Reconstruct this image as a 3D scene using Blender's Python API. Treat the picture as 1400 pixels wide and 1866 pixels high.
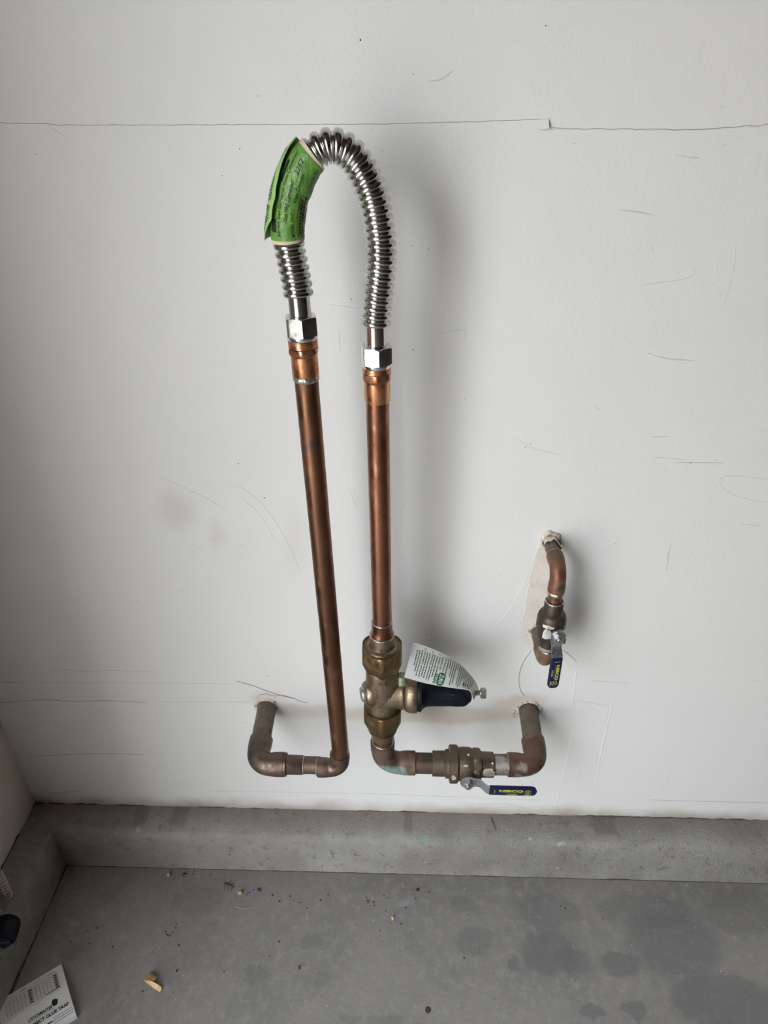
import bpy, math, random
from mathutils import Vector, Matrix, noise
from math import sin, cos, pi, radians as rad

random.seed(7)
for o in list(bpy.data.objects): bpy.data.objects.remove(o)
sc = bpy.context.scene
col = sc.collection

# ------------------------------------------------------------------ camera
FPX = 1280.0
CAM = Vector((0.0, -0.928, 1.42))
TH, YAW, ROLL = rad(31.6), rad(1.85), rad(-0.31)
_fw = Vector((-sin(YAW), cos(YAW), 0)); _rt = Vector((cos(YAW), sin(YAW), 0)); _up = Vector((0, 0, 1))
FWD = _fw*cos(TH) - _up*sin(TH); _u2 = _up*cos(TH) + _fw*sin(TH)
RT = _rt*cos(ROLL) + _u2*sin(ROLL); UP = _u2*cos(ROLL) - _rt*sin(ROLL)
cd = bpy.data.cameras.new('camera'); cam = bpy.data.objects.new('camera', cd); col.objects.link(cam)
cam.matrix_world = Matrix(((RT.x, UP.x, -FWD.x, CAM.x), (RT.y, UP.y, -FWD.y, CAM.y), (RT.z, UP.z, -FWD.z, CAM.z), (0, 0, 0, 1)))
cd.sensor_fit = 'VERTICAL'; cd.sensor_height = 36.0; cd.lens = FPX/1866*36.0
cd.clip_start = 0.02
sc.camera = cam

# ------------------------------------------------------------------ sky, daylight, exposure
world = bpy.data.worlds.new('overcast_sky'); sc.world = world; world.use_nodes = True
wn = world.node_tree.nodes; wl = world.node_tree.links
bg = wn['Background']; bg.inputs['Strength'].default_value = 9.4
bg.inputs['Color'].default_value = (0.90, 0.947, 1.0, 1)
pl = bpy.data.lights.new('door_portal', 'AREA'); pl.shape = 'RECTANGLE'; pl.size = 2.2; pl.size_y = 2.5
pl.cycles.is_portal = True
po = bpy.data.objects.new('door_portal', pl); col.objects.link(po)
DOOR_Y0, DOOR_Y1, DOOR_H, ADDED_REVEAL = -0.84, -3.30, 2.15, 0.58  # reveal depth is invented, to block shallow sky angles through the door
po.location = (-0.80, (DOOR_Y0+DOOR_Y1)/2, DOOR_H/2); po.rotation_euler = (0, rad(-90), 0)
vs = sc.view_settings; vs.view_transform = 'Standard'; vs.look = 'None'; vs.gamma = 1.0; vs.use_curve_mapping = False
vs.exposure = 0.29
try: sc.cycles.use_denoising = True
except Exception: pass
sc.cycles.max_bounces = 8; sc.cycles.diffuse_bounces = 5; sc.cycles.glossy_bounces = 4

# ------------------------------------------------------------------ measuring helpers: a sight line meets a real plane
def ray(px, py): return RT*((px-700)/FPX) - UP*((py-933)/FPX) + FWD
def W(px, py, Y=0.0):
    r = ray(px, py); return CAM + r*((Y-CAM.y)/r.y)
def G(px, py, z=0.0):
    r = ray(px, py); return CAM + r*((z-CAM.z)/r.z)
def SX(px, py, X):
    r = ray(px, py); return CAM + r*((X-CAM.x)/r.x)

# ------------------------------------------------------------------ materials
def new_mat(name):
    m = bpy.data.materials.new(name); m.use_nodes = True
    nt = m.node_tree; b = nt.nodes['Principled BSDF']
    return m, nt, b
def c4(c): return (c[0], c[1], c[2], 1)
def mixc(nt, fac, a, b):
    n = nt.nodes.new('ShaderNodeMix'); n.data_type = 'RGBA'
    if isinstance(fac, float): n.inputs[0].default_value = fac
    else: nt.links.new(fac, n.inputs[0])
    for s, v in ((n.inputs[6], a), (n.inputs[7], b)):
        if isinstance(v, tuple): s.default_value = c4(v)
        else: nt.links.new(v, s)
    return n.outputs[2]
def mrange(nt, v, lo, hi, a=0.0, b=1.0, smooth=True):
    n = nt.nodes.new('ShaderNodeMapRange')
    if smooth: n.interpolation_type = 'SMOOTHSTEP'
    nt.links.new(v, n.inputs['Value'])
    for k, x in (('From Min', lo), ('From Max', hi), ('To Min', a), ('To Max', b)): n.inputs[k].default_value = x
    return n.outputs['Result']
def math_n(nt, op, a, b=None):
    n = nt.nodes.new('ShaderNodeMath'); n.operation = op
    for i, v in enumerate((a, b)):
        if v is None: continue
        if isinstance(v, (int, float)): n.inputs[i].default_value = v
        else: nt.links.new(v, n.inputs[i])
    return n.outputs[0]
def vmath(nt, op, a, b):
    n = nt.nodes.new('ShaderNodeVectorMath'); n.operation = op
    for i, v in enumerate((a, b)):
        if isinstance(v, tuple): n.inputs[i].default_value = v
        else: nt.links.new(v, n.inputs[i])
    return n.outputs[0]
def coords(nt, stretch=(1, 1, 1), off=(0, 0, 0)):
    t = nt.nodes.new('ShaderNodeTexCoord')
    mp = nt.nodes.new('ShaderNodeMapping'); nt.links.new(t.outputs['Object'], mp.inputs[0])
    mp.inputs['Scale'].default_value = stretch; mp.inputs['Location'].default_value = off
    return mp.outputs[0]
def noise_n(nt, co, scale, detail=4.0, rough=0.55):
    n = nt.nodes.new('ShaderNodeTexNoise'); nt.links.new(co, n.inputs['Vector'])
    n.inputs['Scale'].default_value = scale; n.inputs['Detail'].default_value = detail; n.inputs['Roughness'].default_value = rough
    return n.outputs['Fac']
def bump(nt, b, h, strength, dist):
    n = nt.nodes.new('ShaderNodeBump'); n.inputs['Strength'].default_value = strength; n.inputs['Distance'].default_value = dist
    nt.links.new(h, n.inputs['Height'])
    nt.links.new(n.outputs[0], b.inputs['Normal'])
def mat(name, base, rough=0.5, metal=0.0, layers=(), bmp=None, rvar=None, spec=None, coat=0.0):
    """layers: (colour, noise scale, lo, hi, stretch, detail, seed offset); bmp: (scale, strength, distance)"""
    m, nt, b = new_mat(name)
    b.inputs['Roughness'].default_value = rough; b.inputs['Metallic'].default_value = metal
    if spec is not None: b.inputs['Specular IOR Level'].default_value = spec
    if coat: b.inputs['Coat Weight'].default_value = coat
    cur = base
    for (c, s, lo, hi, st, det, off) in layers:
        f = mrange(nt, noise_n(nt, coords(nt, st, (off, off*1.7, off*.3)), s, det), lo, hi)
        cur = mixc(nt, f, cur, c)
    if isinstance(cur, tuple): b.inputs['Base Color'].default_value = c4(cur)
    else: nt.links.new(cur, b.inputs['Base Color'])
    if rvar:
        nt.links.new(mrange(nt, noise_n(nt, coords(nt), rvar[0], 4), .3, .7, rvar[1], rvar[2]), b.inputs['Roughness'])
    if bmp: bump(nt, b, noise_n(nt, coords(nt), bmp[0], 3), bmp[1], bmp[2])
    return m
ONE = (1, 1, 1)
M = {}
def blob(nt, co, c, r, soft=0.5):
    """soft elliptical patch mask around c with half sizes r (an entry of 0 ignores that axis)"""
    d = vmath(nt, 'SUBTRACT', co, tuple(c))
    d = vmath(nt, 'MULTIPLY', d, tuple((1/x if x else 0) for x in r))
    n = nt.nodes.new('ShaderNodeVectorMath'); n.operation = 'LENGTH'; nt.links.new(d, n.inputs[0])
    return mrange(nt, n.outputs['Value'], 1-soft, 1.0, 1.0, 0.0)
def warped(nt, scale, amt):
    t = nt.nodes.new('ShaderNodeTexCoord')
    n = nt.nodes.new('ShaderNodeTexNoise'); nt.links.new(t.outputs['Object'], n.inputs['Vector'])
    n.inputs['Scale'].default_value = scale; n.inputs['Detail'].default_value = 4
    d = vmath(nt, 'SUBTRACT', n.outputs['Color'], (0.5, 0.5, 0.5))
    d = vmath(nt, 'MULTIPLY', d, (amt, amt, amt))
    return vmath(nt, 'ADD', t.outputs['Object'], d)

def wall_paint(name, stains=True, base=(0.775, 0.768, 0.748)):
    m, nt, b = new_mat(name)
    b.inputs['Roughness'].default_value = 0.62
    b.inputs['Specular IOR Level'].default_value = 0.3
    co = coords(nt)
    cur = mixc(nt, mrange(nt, noise_n(nt, co, 2.3, 4), .35, .75), base, tuple(x*.965 for x in base))
    if stains:
        wp = warped(nt, 14, 0.05)
        def st(px, py, rx, rz, colr, k, soft=.8):
            nonlocal cur
            p = W(px, py); f = blob(nt, wp, (p.x, 0, p.z), (rx, 0, rz), soft)
            cur = mixc(nt, math_n(nt, 'MULTIPLY', f, k), cur, colr)
        st(322, 930, .045, .05, (0.56, 0.52, 0.48), .45)
        st(395, 975, .02, .035, (0.6, 0.58, 0.55), .35)
        st(540, 990, .035, .11, (0.62, 0.6, 0.56), .25)
        st(790, 1302, .21, .034, (0.62, 0.55, 0.46), .75, .5)
        st(570, 1298, .13, .024, (0.63, 0.56, 0.48), .6, .6)
        st(925, 1290, .055, .04, (0.64, 0.57, 0.48), .7)
        st(705, 1300, .08, .035, (0.66, 0.6, 0.52), .6)
        st(980, 1090, .03, .10, (0.68, 0.60, 0.52), .5)
        st(975, 1160, .03, .04, (0.62, 0.53, 0.45), .6)
        st(485, 1275, .045, .03, (0.58, 0.51, 0.44), .55)
        st(960, 1275, .045, .025, (0.6, 0.50, 0.43), .6)
        st(735, 1080, .02, .1, (0.66, 0.65, 0.62), .35)
        # grime along the bottom edge of the board
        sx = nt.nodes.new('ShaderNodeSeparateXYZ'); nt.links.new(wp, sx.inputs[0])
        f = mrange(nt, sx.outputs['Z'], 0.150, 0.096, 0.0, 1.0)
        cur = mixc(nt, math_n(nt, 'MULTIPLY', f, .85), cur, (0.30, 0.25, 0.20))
        f = mrange(nt, noise_n(nt, coords(nt, ONE, (3, 1, 2)), 420, 2), .70, .76)
        f2 = mrange(nt, noise_n(nt, coords(nt, ONE, (5, 1, 2)), 9, 2), .5, .7)
        cur = mixc(nt, math_n(nt, 'MULTIPLY', math_n(nt, 'MULTIPLY', f, f2), .5), cur, (0.25, 0.23, 0.2))
    nt.links.new(cur, b.inputs['Base Color'])
    h = math_n(nt, 'ADD', math_n(nt, 'MULTIPLY', noise_n(nt, co, 190, 3), .35), math_n(nt, 'MULTIPLY', noise_n(nt, co, 22, 3), 1.0))
    bump(nt, b, h, 0.22, 0.004)
    return m
M['wall'] = wall_paint('white_wall_paint')
M['wall_plain'] = wall_paint('cream_wall_paint_side', False, (0.70, 0.645, 0.565))
M['dim_wall'] = mat('grey_garage_wall', (0.085, 0.055, 0.032), .9)
M['ceil'] = mat('ceiling_paint', (0.08, 0.052, 0.030), .8)

def concrete_floor():
    m, nt, b = new_mat('smooth_concrete')
    b.inputs['Roughness'].default_value = .62; b.inputs['Specular IOR Level'].default_value = .35
    co = coords(nt)
    cur = mixc(nt, mrange(nt, noise_n(nt, co, 5, 6, .6), .3, .7), (0.262, 0.250, 0.238), (0.205, 0.197, 0.188))
    cur = mixc(nt, mrange(nt, noise_n(nt, coords(nt, (1.3, 1, 1), (4, 2, 0)), 45, 4, .65), .45, .75), cur, (0.295, 0.283, 0.270))
    cur = mixc(nt, mrange(nt, noise_n(nt, coords(nt, ONE, (9, 2, 0)), 160, 3, .7), .55, .75), cur, (0.190, 0.181, 0.173))
    wp = warped(nt, 38, 0.035)
    dark = (0.140, 0.135, 0.134)
    for (px, py, rx, ry, k) in ((1000, 1735, 62, 50, .6), (865, 1712, 42, 32, .45), (1045, 1752, 40, 30, .5), (1130, 1757, 42, 28, .62),
        (935, 1757, 15, 11, .6), (1082, 1845, 28, 16, .6), (1155, 1840, 27, 18, .6), (1230, 1720, 105, 70, .5), (1320, 1825, 120, 60, .6),
        (1180, 1660, 110, 36, .4), (1000, 1660, 70, 40, .38), (1350, 1660, 90, 50, .38), (470, 1777, 30, 24, .38), (570, 1715, 25, 19, .35), (585, 1785, 22, 17, .3),
        (360, 1640, 60, 30, .25), (700, 1860, 40, 15, .35), (815, 1800, 16, 12, .3), (640, 1855, 24, 12, .35), (130, 1740, 26, 20, .35), (845, 1650, 30, 20, .3)):
        p = G(px, py); q = G(px+rx, py); s = G(px, py+ry)
        f = blob(nt, wp, (p.x, p.y, 0), ((q-p).length, (s-p).length, 0), .35)
        cur = mixc(nt, math_n(nt, 'MULTIPLY', f, k), cur, dark)
    p = G(735, 1648); f = blob(nt, wp, (p.x, p.y, 0), (.016, .012, 0), .9)
    cur = mixc(nt, math_n(nt, 'MULTIPLY', f, .6), cur, (0.36, 0.39, 0.41))
    f = mrange(nt, noise_n(nt, coords(nt, ONE, (1, 7, 0)), 120, 2), .72, .76)
    cur = mixc(nt, math_n(nt, 'MULTIPLY', f, .6), cur, (0.08, 0.07, 0.06))
    nt.links.new(cur, b.inputs['Base Color'])
    bump(nt, b, noise_n(nt, co, 130, 5, .7), .25, .003)
    return m
M['floor'] = concrete_floor()
def concrete_curb():
    m, nt, b = new_mat('rough_concrete')
    b.inputs['Roughness'].default_value = .8; b.inputs['Specular IOR Level'].default_value = .25
    co = coords(nt)
    cur = mixc(nt, mrange(nt, noise_n(nt, co, 9, 6, .65), .3, .72), (0.335, 0.322, 0.305), (0.235, 0.222, 0.208))
    cur = mixc(nt, mrange(nt, noise_n(nt, coords(nt, ONE, (2, 5, 1)), 70, 4, .7), .55, .72), cur, (0.17, 0.157, 0.145))
    cur = mixc(nt, mrange(nt, noise_n(nt, coords(nt, ONE, (6, 5, 1)), 45, 3), .68, .74), cur, (0.44, 0.425, 0.41))
    # brown film of dirt on the ledge against the wall
    sx = nt.nodes.new('ShaderNodeSeparateXYZ'); nt.links.new(warped(nt, 25, .02), sx.inputs[0])
    f = mrange(nt, sx.outputs['Y'], -.050, -.002, 0, .5)
    cur = mixc(nt, f, cur, (0.21, 0.18, 0.15))
    for (px, py, rx, rz) in ((325, 1495, .022, .02), (255, 1490, .018, .015), (745, 1522, .012, .02), (1100, 1495, .03, .015)):
        p = G(px, py, .108); f = blob(nt, warped(nt, 60, .02), (p.x, 0, 0), (rx, 0, 0), .4)
        yy = mrange(nt, sx.outputs['Y'], -.058, -.03, 0, 1)
        cur = mixc(nt, math_n(nt, 'MULTIPLY', math_n(nt, 'MULTIPLY', f, yy), .55), cur, (0.15, 0.13, 0.11))
    p = G(775, 1526, .108)
    cur = mixc(nt, math_n(nt, 'MULTIPLY', blob(nt, warped(nt, 90, .01), tuple(p), (.012, .014, .016), .6), .55), cur, (0.22, 0.36, 0.31))
    nt.links.new(cur, b.inputs['Base Color'])
    bl = nt.nodes.new('ShaderNodeBump')
    xs = nt.nodes.new('ShaderNodeSeparateXYZ'); nt.links.new(co, xs.inputs[0])
    nt.links.new(mrange(nt, xs.outputs['X'], -.35, .45, .35, 1.0), bl.inputs['Strength']); bl.inputs['Distance'].default_value = .0035
    h = math_n(nt, 'ADD', noise_n(nt, co, 330, 3, .6), math_n(nt, 'MULTIPLY', noise_n(nt, co, 70, 3, .6), .7))
    nt.links.new(h, bl.inputs['Height']); nt.links.new(bl.outputs[0], b.inputs['Normal'])
    return m
M['curb'] = concrete_curb()
M['driveway'] = mat('driveway_concrete', (0.58, 0.54, 0.48), .85)
M['sky_block_face'] = mat('pale_sky_block', (0.42, 0.41, 0.39), .9)
M['crack'] = mat('crack_shade_and_marks', (0.30, 0.28, 0.26), .9)  # dark tone paints the shade inside crack gaps; darker scuffs share it
M['faint'] = mat('grey_scuff', (0.60, 0.59, 0.57), .8)
M['faint_wide'] = mat('pale_grey_smudge', (0.67, 0.66, 0.64), .8)
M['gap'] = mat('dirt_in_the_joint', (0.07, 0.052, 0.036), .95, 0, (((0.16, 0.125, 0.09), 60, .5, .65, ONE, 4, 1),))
M['hair'] = mat('brown_fibre', (0.30, 0.26, 0.22), .8)
M['ridge'] = mat('white_paint_ridge', (0.80, 0.80, 0.79), .55)
M['speck'] = mat('dark_dirt', (0.07, 0.06, 0.05), .9)
M['plaster'] = mat('cream_plaster', (0.60, 0.51, 0.43), .85, layers=(((0.74, 0.69, 0.62), 70, .45, .6, ONE, 4, 0), ((0.34, 0.22, 0.17), 110, .52, .66, ONE, 3, 2)), bmp=(240, .6, .004))
M['paper_torn'] = mat('torn_drywall_paper', (0.70, 0.62, 0.54), .85, layers=(((0.75, 0.70, 0.63), 25, .4, .6, ONE, 4, 0), ((0.30, 0.22, 0.17), 320, .66, .72, ONE, 2, 3)), bmp=(160, .35, .003))
# metals
M['copper_red'] = mat('copper_reddish', (0.35, 0.158, 0.098), .34, 1.0, (((0.22, 0.095, 0.06), 20, .38, .68, (1, 1, .35), 5, 0), ((0.46, 0.225, 0.145), 60, .55, .75, (1, 1, .5), 4, 3), ((0.10, 0.05, 0.035), 170, .66, .74, ONE, 3, 6)), rvar=(60, .27, .45))
M['copper_brown'] = mat('copper_browned', (0.28, 0.138, 0.082), .36, 1.0, (((0.17, 0.085, 0.055), 14, .36, .66, (1, 1, .3), 5, 1), ((0.36, 0.19, 0.12), 70, .58, .76, (1, 1, .5), 4, 4), ((0.13, 0.10, 0.09), 30, .6, .75, (1, 1, .6), 4, 8)), rvar=(50, .28, .48))
M['copper_bright'] = mat('copper_bright', (0.66, 0.31, 0.165), .30, 1.0, (((0.42, 0.18, 0.095), 55, .45, .7, ONE, 5, 2), ((0.74, 0.42, 0.25), 120, .6, .75, ONE, 3, 7)), rvar=(90, .22, .42))
M['copper_aged'] = mat('copper_aged_dark', (0.165, 0.108, 0.08), .48, .7, (((0.105, 0.083, 0.066), 28, .36, .62, ONE, 5, 1), ((0.24, 0.14, 0.098), 45, .56, .74, ONE, 4, 5), ((0.09, 0.07, 0.06), 150, .62, .72, ONE, 3, 9)), rvar=(80, .35, .6))
M['copper_dull'] = mat('copper_dull_grey', (0.175, 0.145, 0.115), .6, .45, (((0.13, 0.105, 0.08), 40, .4, .65, ONE, 5, 2), ((0.26, 0.225, 0.18), 120, .6, .75, ONE, 4, 5)), rvar=(90, .5, .75))
M['copper_orange'] = mat('copper_loop', (0.36, 0.16, 0.09), .38, .9, (((0.17, 0.09, 0.06), 60, .45, .66, ONE, 5, 2), ((0.12, 0.10, 0.085), 35, .56, .7, ONE, 4, 8)), rvar=(80, .3, .5))
def patina(name, base, spots, green=(0.24, 0.36, 0.31)):
    m, nt, b = new_mat(name); b.inputs['Metallic'].default_value = .55; b.inputs['Roughness'].default_value = .52
    cur = mixc(nt, mrange(nt, noise_n(nt, coords(nt), 40, 5), .4, .66), base, tuple(x*.6 for x in base))
    cur = mixc(nt, mrange(nt, noise_n(nt, coords(nt, ONE, (3, 3, 1)), 30, 4), .55, .72), cur, (0.27, 0.155, 0.11))
    wp = warped(nt, 55, .022)
    for (c, r, colr, k) in spots:
        f = blob(nt, wp, c, (r, r, r), .55)
        g = mrange(nt, noise_n(nt, coords(nt, ONE, (7, 1, 4)), 120, 4, .7), .28, .5)
        cur = mixc(nt, math_n(nt, 'MULTIPLY', math_n(nt, 'MULTIPLY', f, g), k), cur, colr or green)
    nt.links.new(cur, b.inputs['Base Color'])
    bump(nt, b, noise_n(nt, coords(nt), 180, 3), .15, .002)
    return m
M['bronze'] = mat('cast_bronze', (0.285, 0.218, 0.148), .42, .9, (((0.20, 0.15, 0.10), 45, .4, .65, ONE, 5, 1), ((0.37, 0.29, 0.205), 160, .55, .75, ONE, 4, 3)), bmp=(420, .25, .0015), rvar=(120, .36, .52))
M['brass'] = mat('machined_brass', (0.27, 0.185, 0.092), .38, .95, (((0.185, 0.125, 0.062), 50, .42, .66, ONE, 5, 2), ((0.34, 0.245, 0.13), 120, .6, .75, ONE, 3, 4)), rvar=(90, .3, .5))
M['valve_bronze'] = mat('weathered_bronze', (0.165, 0.125, 0.088), .48, .75, (((0.14, 0.11, 0.08), 45, .4, .64, ONE, 5, 1), ((0.25, 0.20, 0.145), 120, .6, .75, ONE, 4, 6), ((0.20, 0.12, 0.09), 30, .6, .72, ONE, 4, 9)), bmp=(300, .2, .0015), rvar=(90, .38, .6))
M['solder'] = mat('solder_tin', (0.50, 0.48, 0.46), .38, .9, (((0.30, 0.285, 0.27), 170, .42, .62, ONE, 4, 1),), bmp=(300, .5, .002))
M['steel'] = mat('stainless_steel', (0.60, 0.585, 0.56), .2, 1.0, (((0.50, 0.485, 0.46), 40, .4, .7, ONE, 3, 1),), rvar=(60, .14, .24))
M['collar_steel'] = mat('polished_steel_collar', (0.62, 0.60, 0.57), .17, 1.0, rvar=(80, .12, .2))
M['chrome'] = mat('nickel_plated', (0.72, 0.72, 0.72), .15, 1.0, (((0.45, 0.45, 0.45), 260, .64, .72, ONE, 3, 1),), rvar=(100, .1, .2))
M['zinc'] = mat('zinc_plated_steel', (0.52, 0.53, 0.54), .34, .9, (((0.36, 0.37, 0.38), 90, .45, .7, ONE, 4, 1),), rvar=(120, .26, .45))
M['bolt'] = mat('dull_steel_bolt', (0.42, 0.38, 0.34), .4, .9, (((0.27, 0.24, 0.21), 200, .45, .7, ONE, 3, 1),))
M['blue'] = mat('navy_vinyl', (0.006, 0.010, 0.055), .35, 0, spec=.4)
M['yellow'] = mat('yellow_print', (0.44, 0.44, 0.06), .6)
M['black'] = mat('black_plastic', (0.004, 0.0045, 0.010), .42, 0, spec=.22, rvar=(60, .36, .5))
M['green'] = mat('green_paper_label', (0.12, 0.265, 0.05), .42, 0, (((0.16, 0.36, 0.06), 60, .5, .7, ONE, 3, 1),), bmp=(75, .55, .006))
M['green_lit'] = mat('green_paper_label_lit', (0.30, 0.53, 0.17), .55, 0, bmp=(60, .3, .004))  # brighter copy of the label green; light on the flap is painted in
M['card'] = mat('cream_card_edge', (0.62, 0.52, 0.38), .8)
M['ink'] = mat('black_ink', (0.010, 0.016, 0.008), .6)
M['tag'] = mat('white_tag_paper', (0.84, 0.865, 0.82), .6)
M['tag_green'] = mat('green_ink', (0.01, 0.17, 0.055), .6)
M['tag_grey'] = mat('grey_green_ink', (0.10, 0.14, 0.11), .6)
M['tag_white'] = mat('white_ink', (0.85, 0.88, 0.85), .6)
M['box'] = mat('white_box_card', (0.80, 0.79, 0.80), .45, 0, (((0.75, 0.74, 0.75), 12, .4, .6, ONE, 3, 1),))
M['box_side'] = mat('blue_grey_card', (0.40, 0.42, 0.43), .6)
M['cord'] = mat('ivory_cord', (0.58, 0.52, 0.41), .55)
M['chip'] = mat('tan_leaf', (0.62, 0.40, 0.18), .7, 0, (((0.72, 0.52, 0.29), 120, .45, .6, ONE, 3, 1),))
M['chip_dark'] = mat('brown_leaf', (0.22, 0.13, 0.04), .8, 0, (((0.36, 0.24, 0.09), 180, .5, .65, ONE, 3, 1),))
M['straw'] = mat('pale_straw', (0.45, 0.42, 0.34), .7)
M['seed'] = mat('yellowish_seed', (0.48, 0.40, 0.20), .6)
M['insect'] = mat('red_brown_shell', (0.075, 0.014, 0.008), .4)
M['crumb'] = mat('dark_brown_crumb', (0.05, 0.035, 0.025), .8)
M['white_paint'] = mat('white_paint_splash', (0.72, 0.69, 0.64), .5)

# ------------------------------------------------------------------ mesh helpers
class MB:
    def __init__(s): s.v = []; s.f = []
    def add(s, v, f):
        n = len(s.v); s.v += [Vector(p) for p in v]; s.f += [tuple(i+n for i in q) for q in f]; return s
def frame(d, hint=None):
    d = d.normalized(); h = hint or (Vector((0, 0, 1)) if abs(d.z) < .9 else Vector((0, -1, 0)))
    e1 = (h - d*h.dot(d)).normalized(); return d, e1, d.cross(e1)
def lathe(mb, P, d, prof, seg=44, hint=None, hexa=None, cap=True, wob=0.0):
    """prof: (distance along d, radius); hexa: (across-flats half width, corner phase, from, to)"""
    d, e1, e2 = frame(Vector(d), hint); P = Vector(P)
    v = []; f = []
    for (t, r) in prof:
        for k in range(seg):
            a = 2*pi*k/seg; rr = r
            if hexa and hexa[2] <= t <= hexa[3]:
                x = (a - hexa[1]) % (pi/3) - pi/6
                af = hexa[0](t) if callable(hexa[0]) else hexa[0]
                rr = min(r, af/cos(x))
            if wob: rr *= 1 + wob*noise.noise(Vector((cos(a)*2.2, sin(a)*2.2, t*90+P.x*50)))
            v.append(P + d*t + (e1*cos(a) + e2*sin(a))*rr)
    n = len(prof)
    for i in range(n-1):
        for k in range(seg):
            k2 = (k+1) % seg
            f.append((i*seg+k, i*seg+k2, (i+1)*seg+k2, (i+1)*seg+k))
    if cap:
        f.append(tuple(range(seg-1, -1, -1))); f.append(tuple((n-1)*seg+k for k in range(seg)))
    return mb.add(v, f)
def sweep(mb, pts, radii, seg=36, cap=True, hint=None):
    pts = [Vector(p) for p in pts]; n = len(pts)
    ts = []
    for i in range(n):
        a = pts[max(0, i-1)]; b = pts[min(n-1, i+1)]
        t = b-a
        ts.append(t.normalized() if t.length > 1e-9 else (ts[-1] if ts else Vector((0, 0, 1))))
    _, e1, _ = frame(ts[0], hint); v = []; f = []
    for i in range(n):
        e1 = (e1 - ts[i]*e1.dot(ts[i])).normalized(); e2 = ts[i].cross(e1)
        for k in range(seg):
            a = 2*pi*k/seg; v.append(pts[i] + (e1*cos(a)+e2*sin(a))*radii[i])
    for i in range(n-1):
        for k in range(seg):
            k2 = (k+1) % seg; f.append((i*seg+k, i*seg+k2, (i+1)*seg+k2, (i+1)*seg+k))
    if cap: f.append(tuple(range(seg-1, -1, -1))); f.append(tuple((n-1)*seg+k for k in range(seg)))
    return mb.add(v, f)
def box(mb, x0, x1, y0, y1, z0, z1):
    v = [(x, y, z) for z in (z0, z1) for y in (y0, y1) for x in (x0, x1)]
    return mb.add(v, [(0, 2, 3, 1), (4, 5, 7, 6), (0, 1, 5, 4), (2, 6, 7, 3), (0, 4, 6, 2), (1, 3, 7, 5)])
def world_origin(o):
    p = Vector((0, 0, 0))
    while o: p += o.location; o = o.parent
    return p
def build(name, mb, m, parent=None, smooth=38, label=None, base=None, kind=None):
    """one mesh object; the vertices are given in the world and stored about the thing's base"""
    org = world_origin(parent) if parent else (Vector(base) if base is not None else Vector((0, 0, 0)))
    me = bpy.data.meshes.new(name); me.from_pydata([tuple(p-org) for p in mb.v], [], mb.f); me.validate()
    if smooth:
        for p in me.polygons: p.use_smooth = True
        me.set_sharp_from_angle(angle=rad(smooth))
    me.materials.append(M[m]); o = bpy.data.objects.new(name, me); col.objects.link(o)
    if parent: o.parent = parent
    else: o.location = org
    if label: o['label'] = label
    if kind: o['kind'] = kind
    return o
def tag(o, label, cat, group=None):
    o['label'] = label; o['category'] = cat
    if group: o['group'] = group
    return o
def thing(name, loc, label, cat, group=None):
    o = bpy.data.objects.new(name, None); o.empty_display_size = .03; col.objects.link(o); o.location = Vector(loc)
    bpy.context.view_layer.update()
    return tag(o, label, cat, group)
def spline(pts, n):
    """Catmull-Rom through pts, n samples per span"""
    pts = [Vector(p) for p in pts]; P = [pts[0]*2-pts[1]] + pts + [pts[-1]*2-pts[-2]]; out = []
    for i in range(1, len(P)-2):
        for k in range(n):
            t = k/n; a, b, c, d = P[i-1], P[i], P[i+1], P[i+2]
            out.append(.5*((2*b)+(c-a)*t+(2*a-5*b+4*c-d)*t*t+(3*b-a-3*c+d)*t**3))
    out.append(pts[-1]); return out
def elbow_path(corner, din, dout, R, cup_in, cup_out, r, rc):
    """points and radii of a solder elbow: cups at both ends, a bend between"""
    c = Vector(corner); din = Vector(din).normalized(); dout = Vector(dout).normalized()
    pts = []; rr = []
    def a(p, x): pts.append(p); rr.append(x)
    s = c - din*(R+cup_in); e = c - din*R
    a(s, rc*.90); a(s+din*.0008, rc); a(s.lerp(e, .55), rc); a(s.lerp(e, .8), (rc*.75+r*.25)); a(e, r)
    o = c - din*R + dout*R
    for k in range(1, 12):
        t = k/12*pi/2; a(o - dout*R*cos(t) + din*R*sin(t), r)
    s2 = c + dout*R; e2 = c + dout*(R+cup_out)
    a(s2, r); a(s2.lerp(e2, .2), (rc*.75+r*.25)); a(s2.lerp(e2, .45), rc); a(e2-dout*.0008, rc); a(e2, rc*.90)
    return pts, rr
def elbow(name, parent, m, corner, din, dout, R, ci, co, r, rc):
    p, q = elbow_path(corner, din, dout, R, ci, co, r, rc)
    return build(name, sweep(MB(), p, q), m, parent, 50)
def pipe(name, parent, m, a, b, r, **k):
    a = Vector(a); b = Vector(b)
    return build(name, lathe(MB(), a, b-a, [(0, r), ((b-a).length, r)]), m, parent, **k)
def ring(name, parent, m, P, d, r, h=.003, b=.0012, wob=.03, **k):
    """a bead of solder around a pipe"""
    return build(name, lathe(MB(), P, d, [(-h, r*.98), (-h*.7, r+b*.6), (0, r+b), (h*.7, r+b*.6), (h, r*.98)], wob=wob, cap=False), m, parent, 60, **k)

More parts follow.
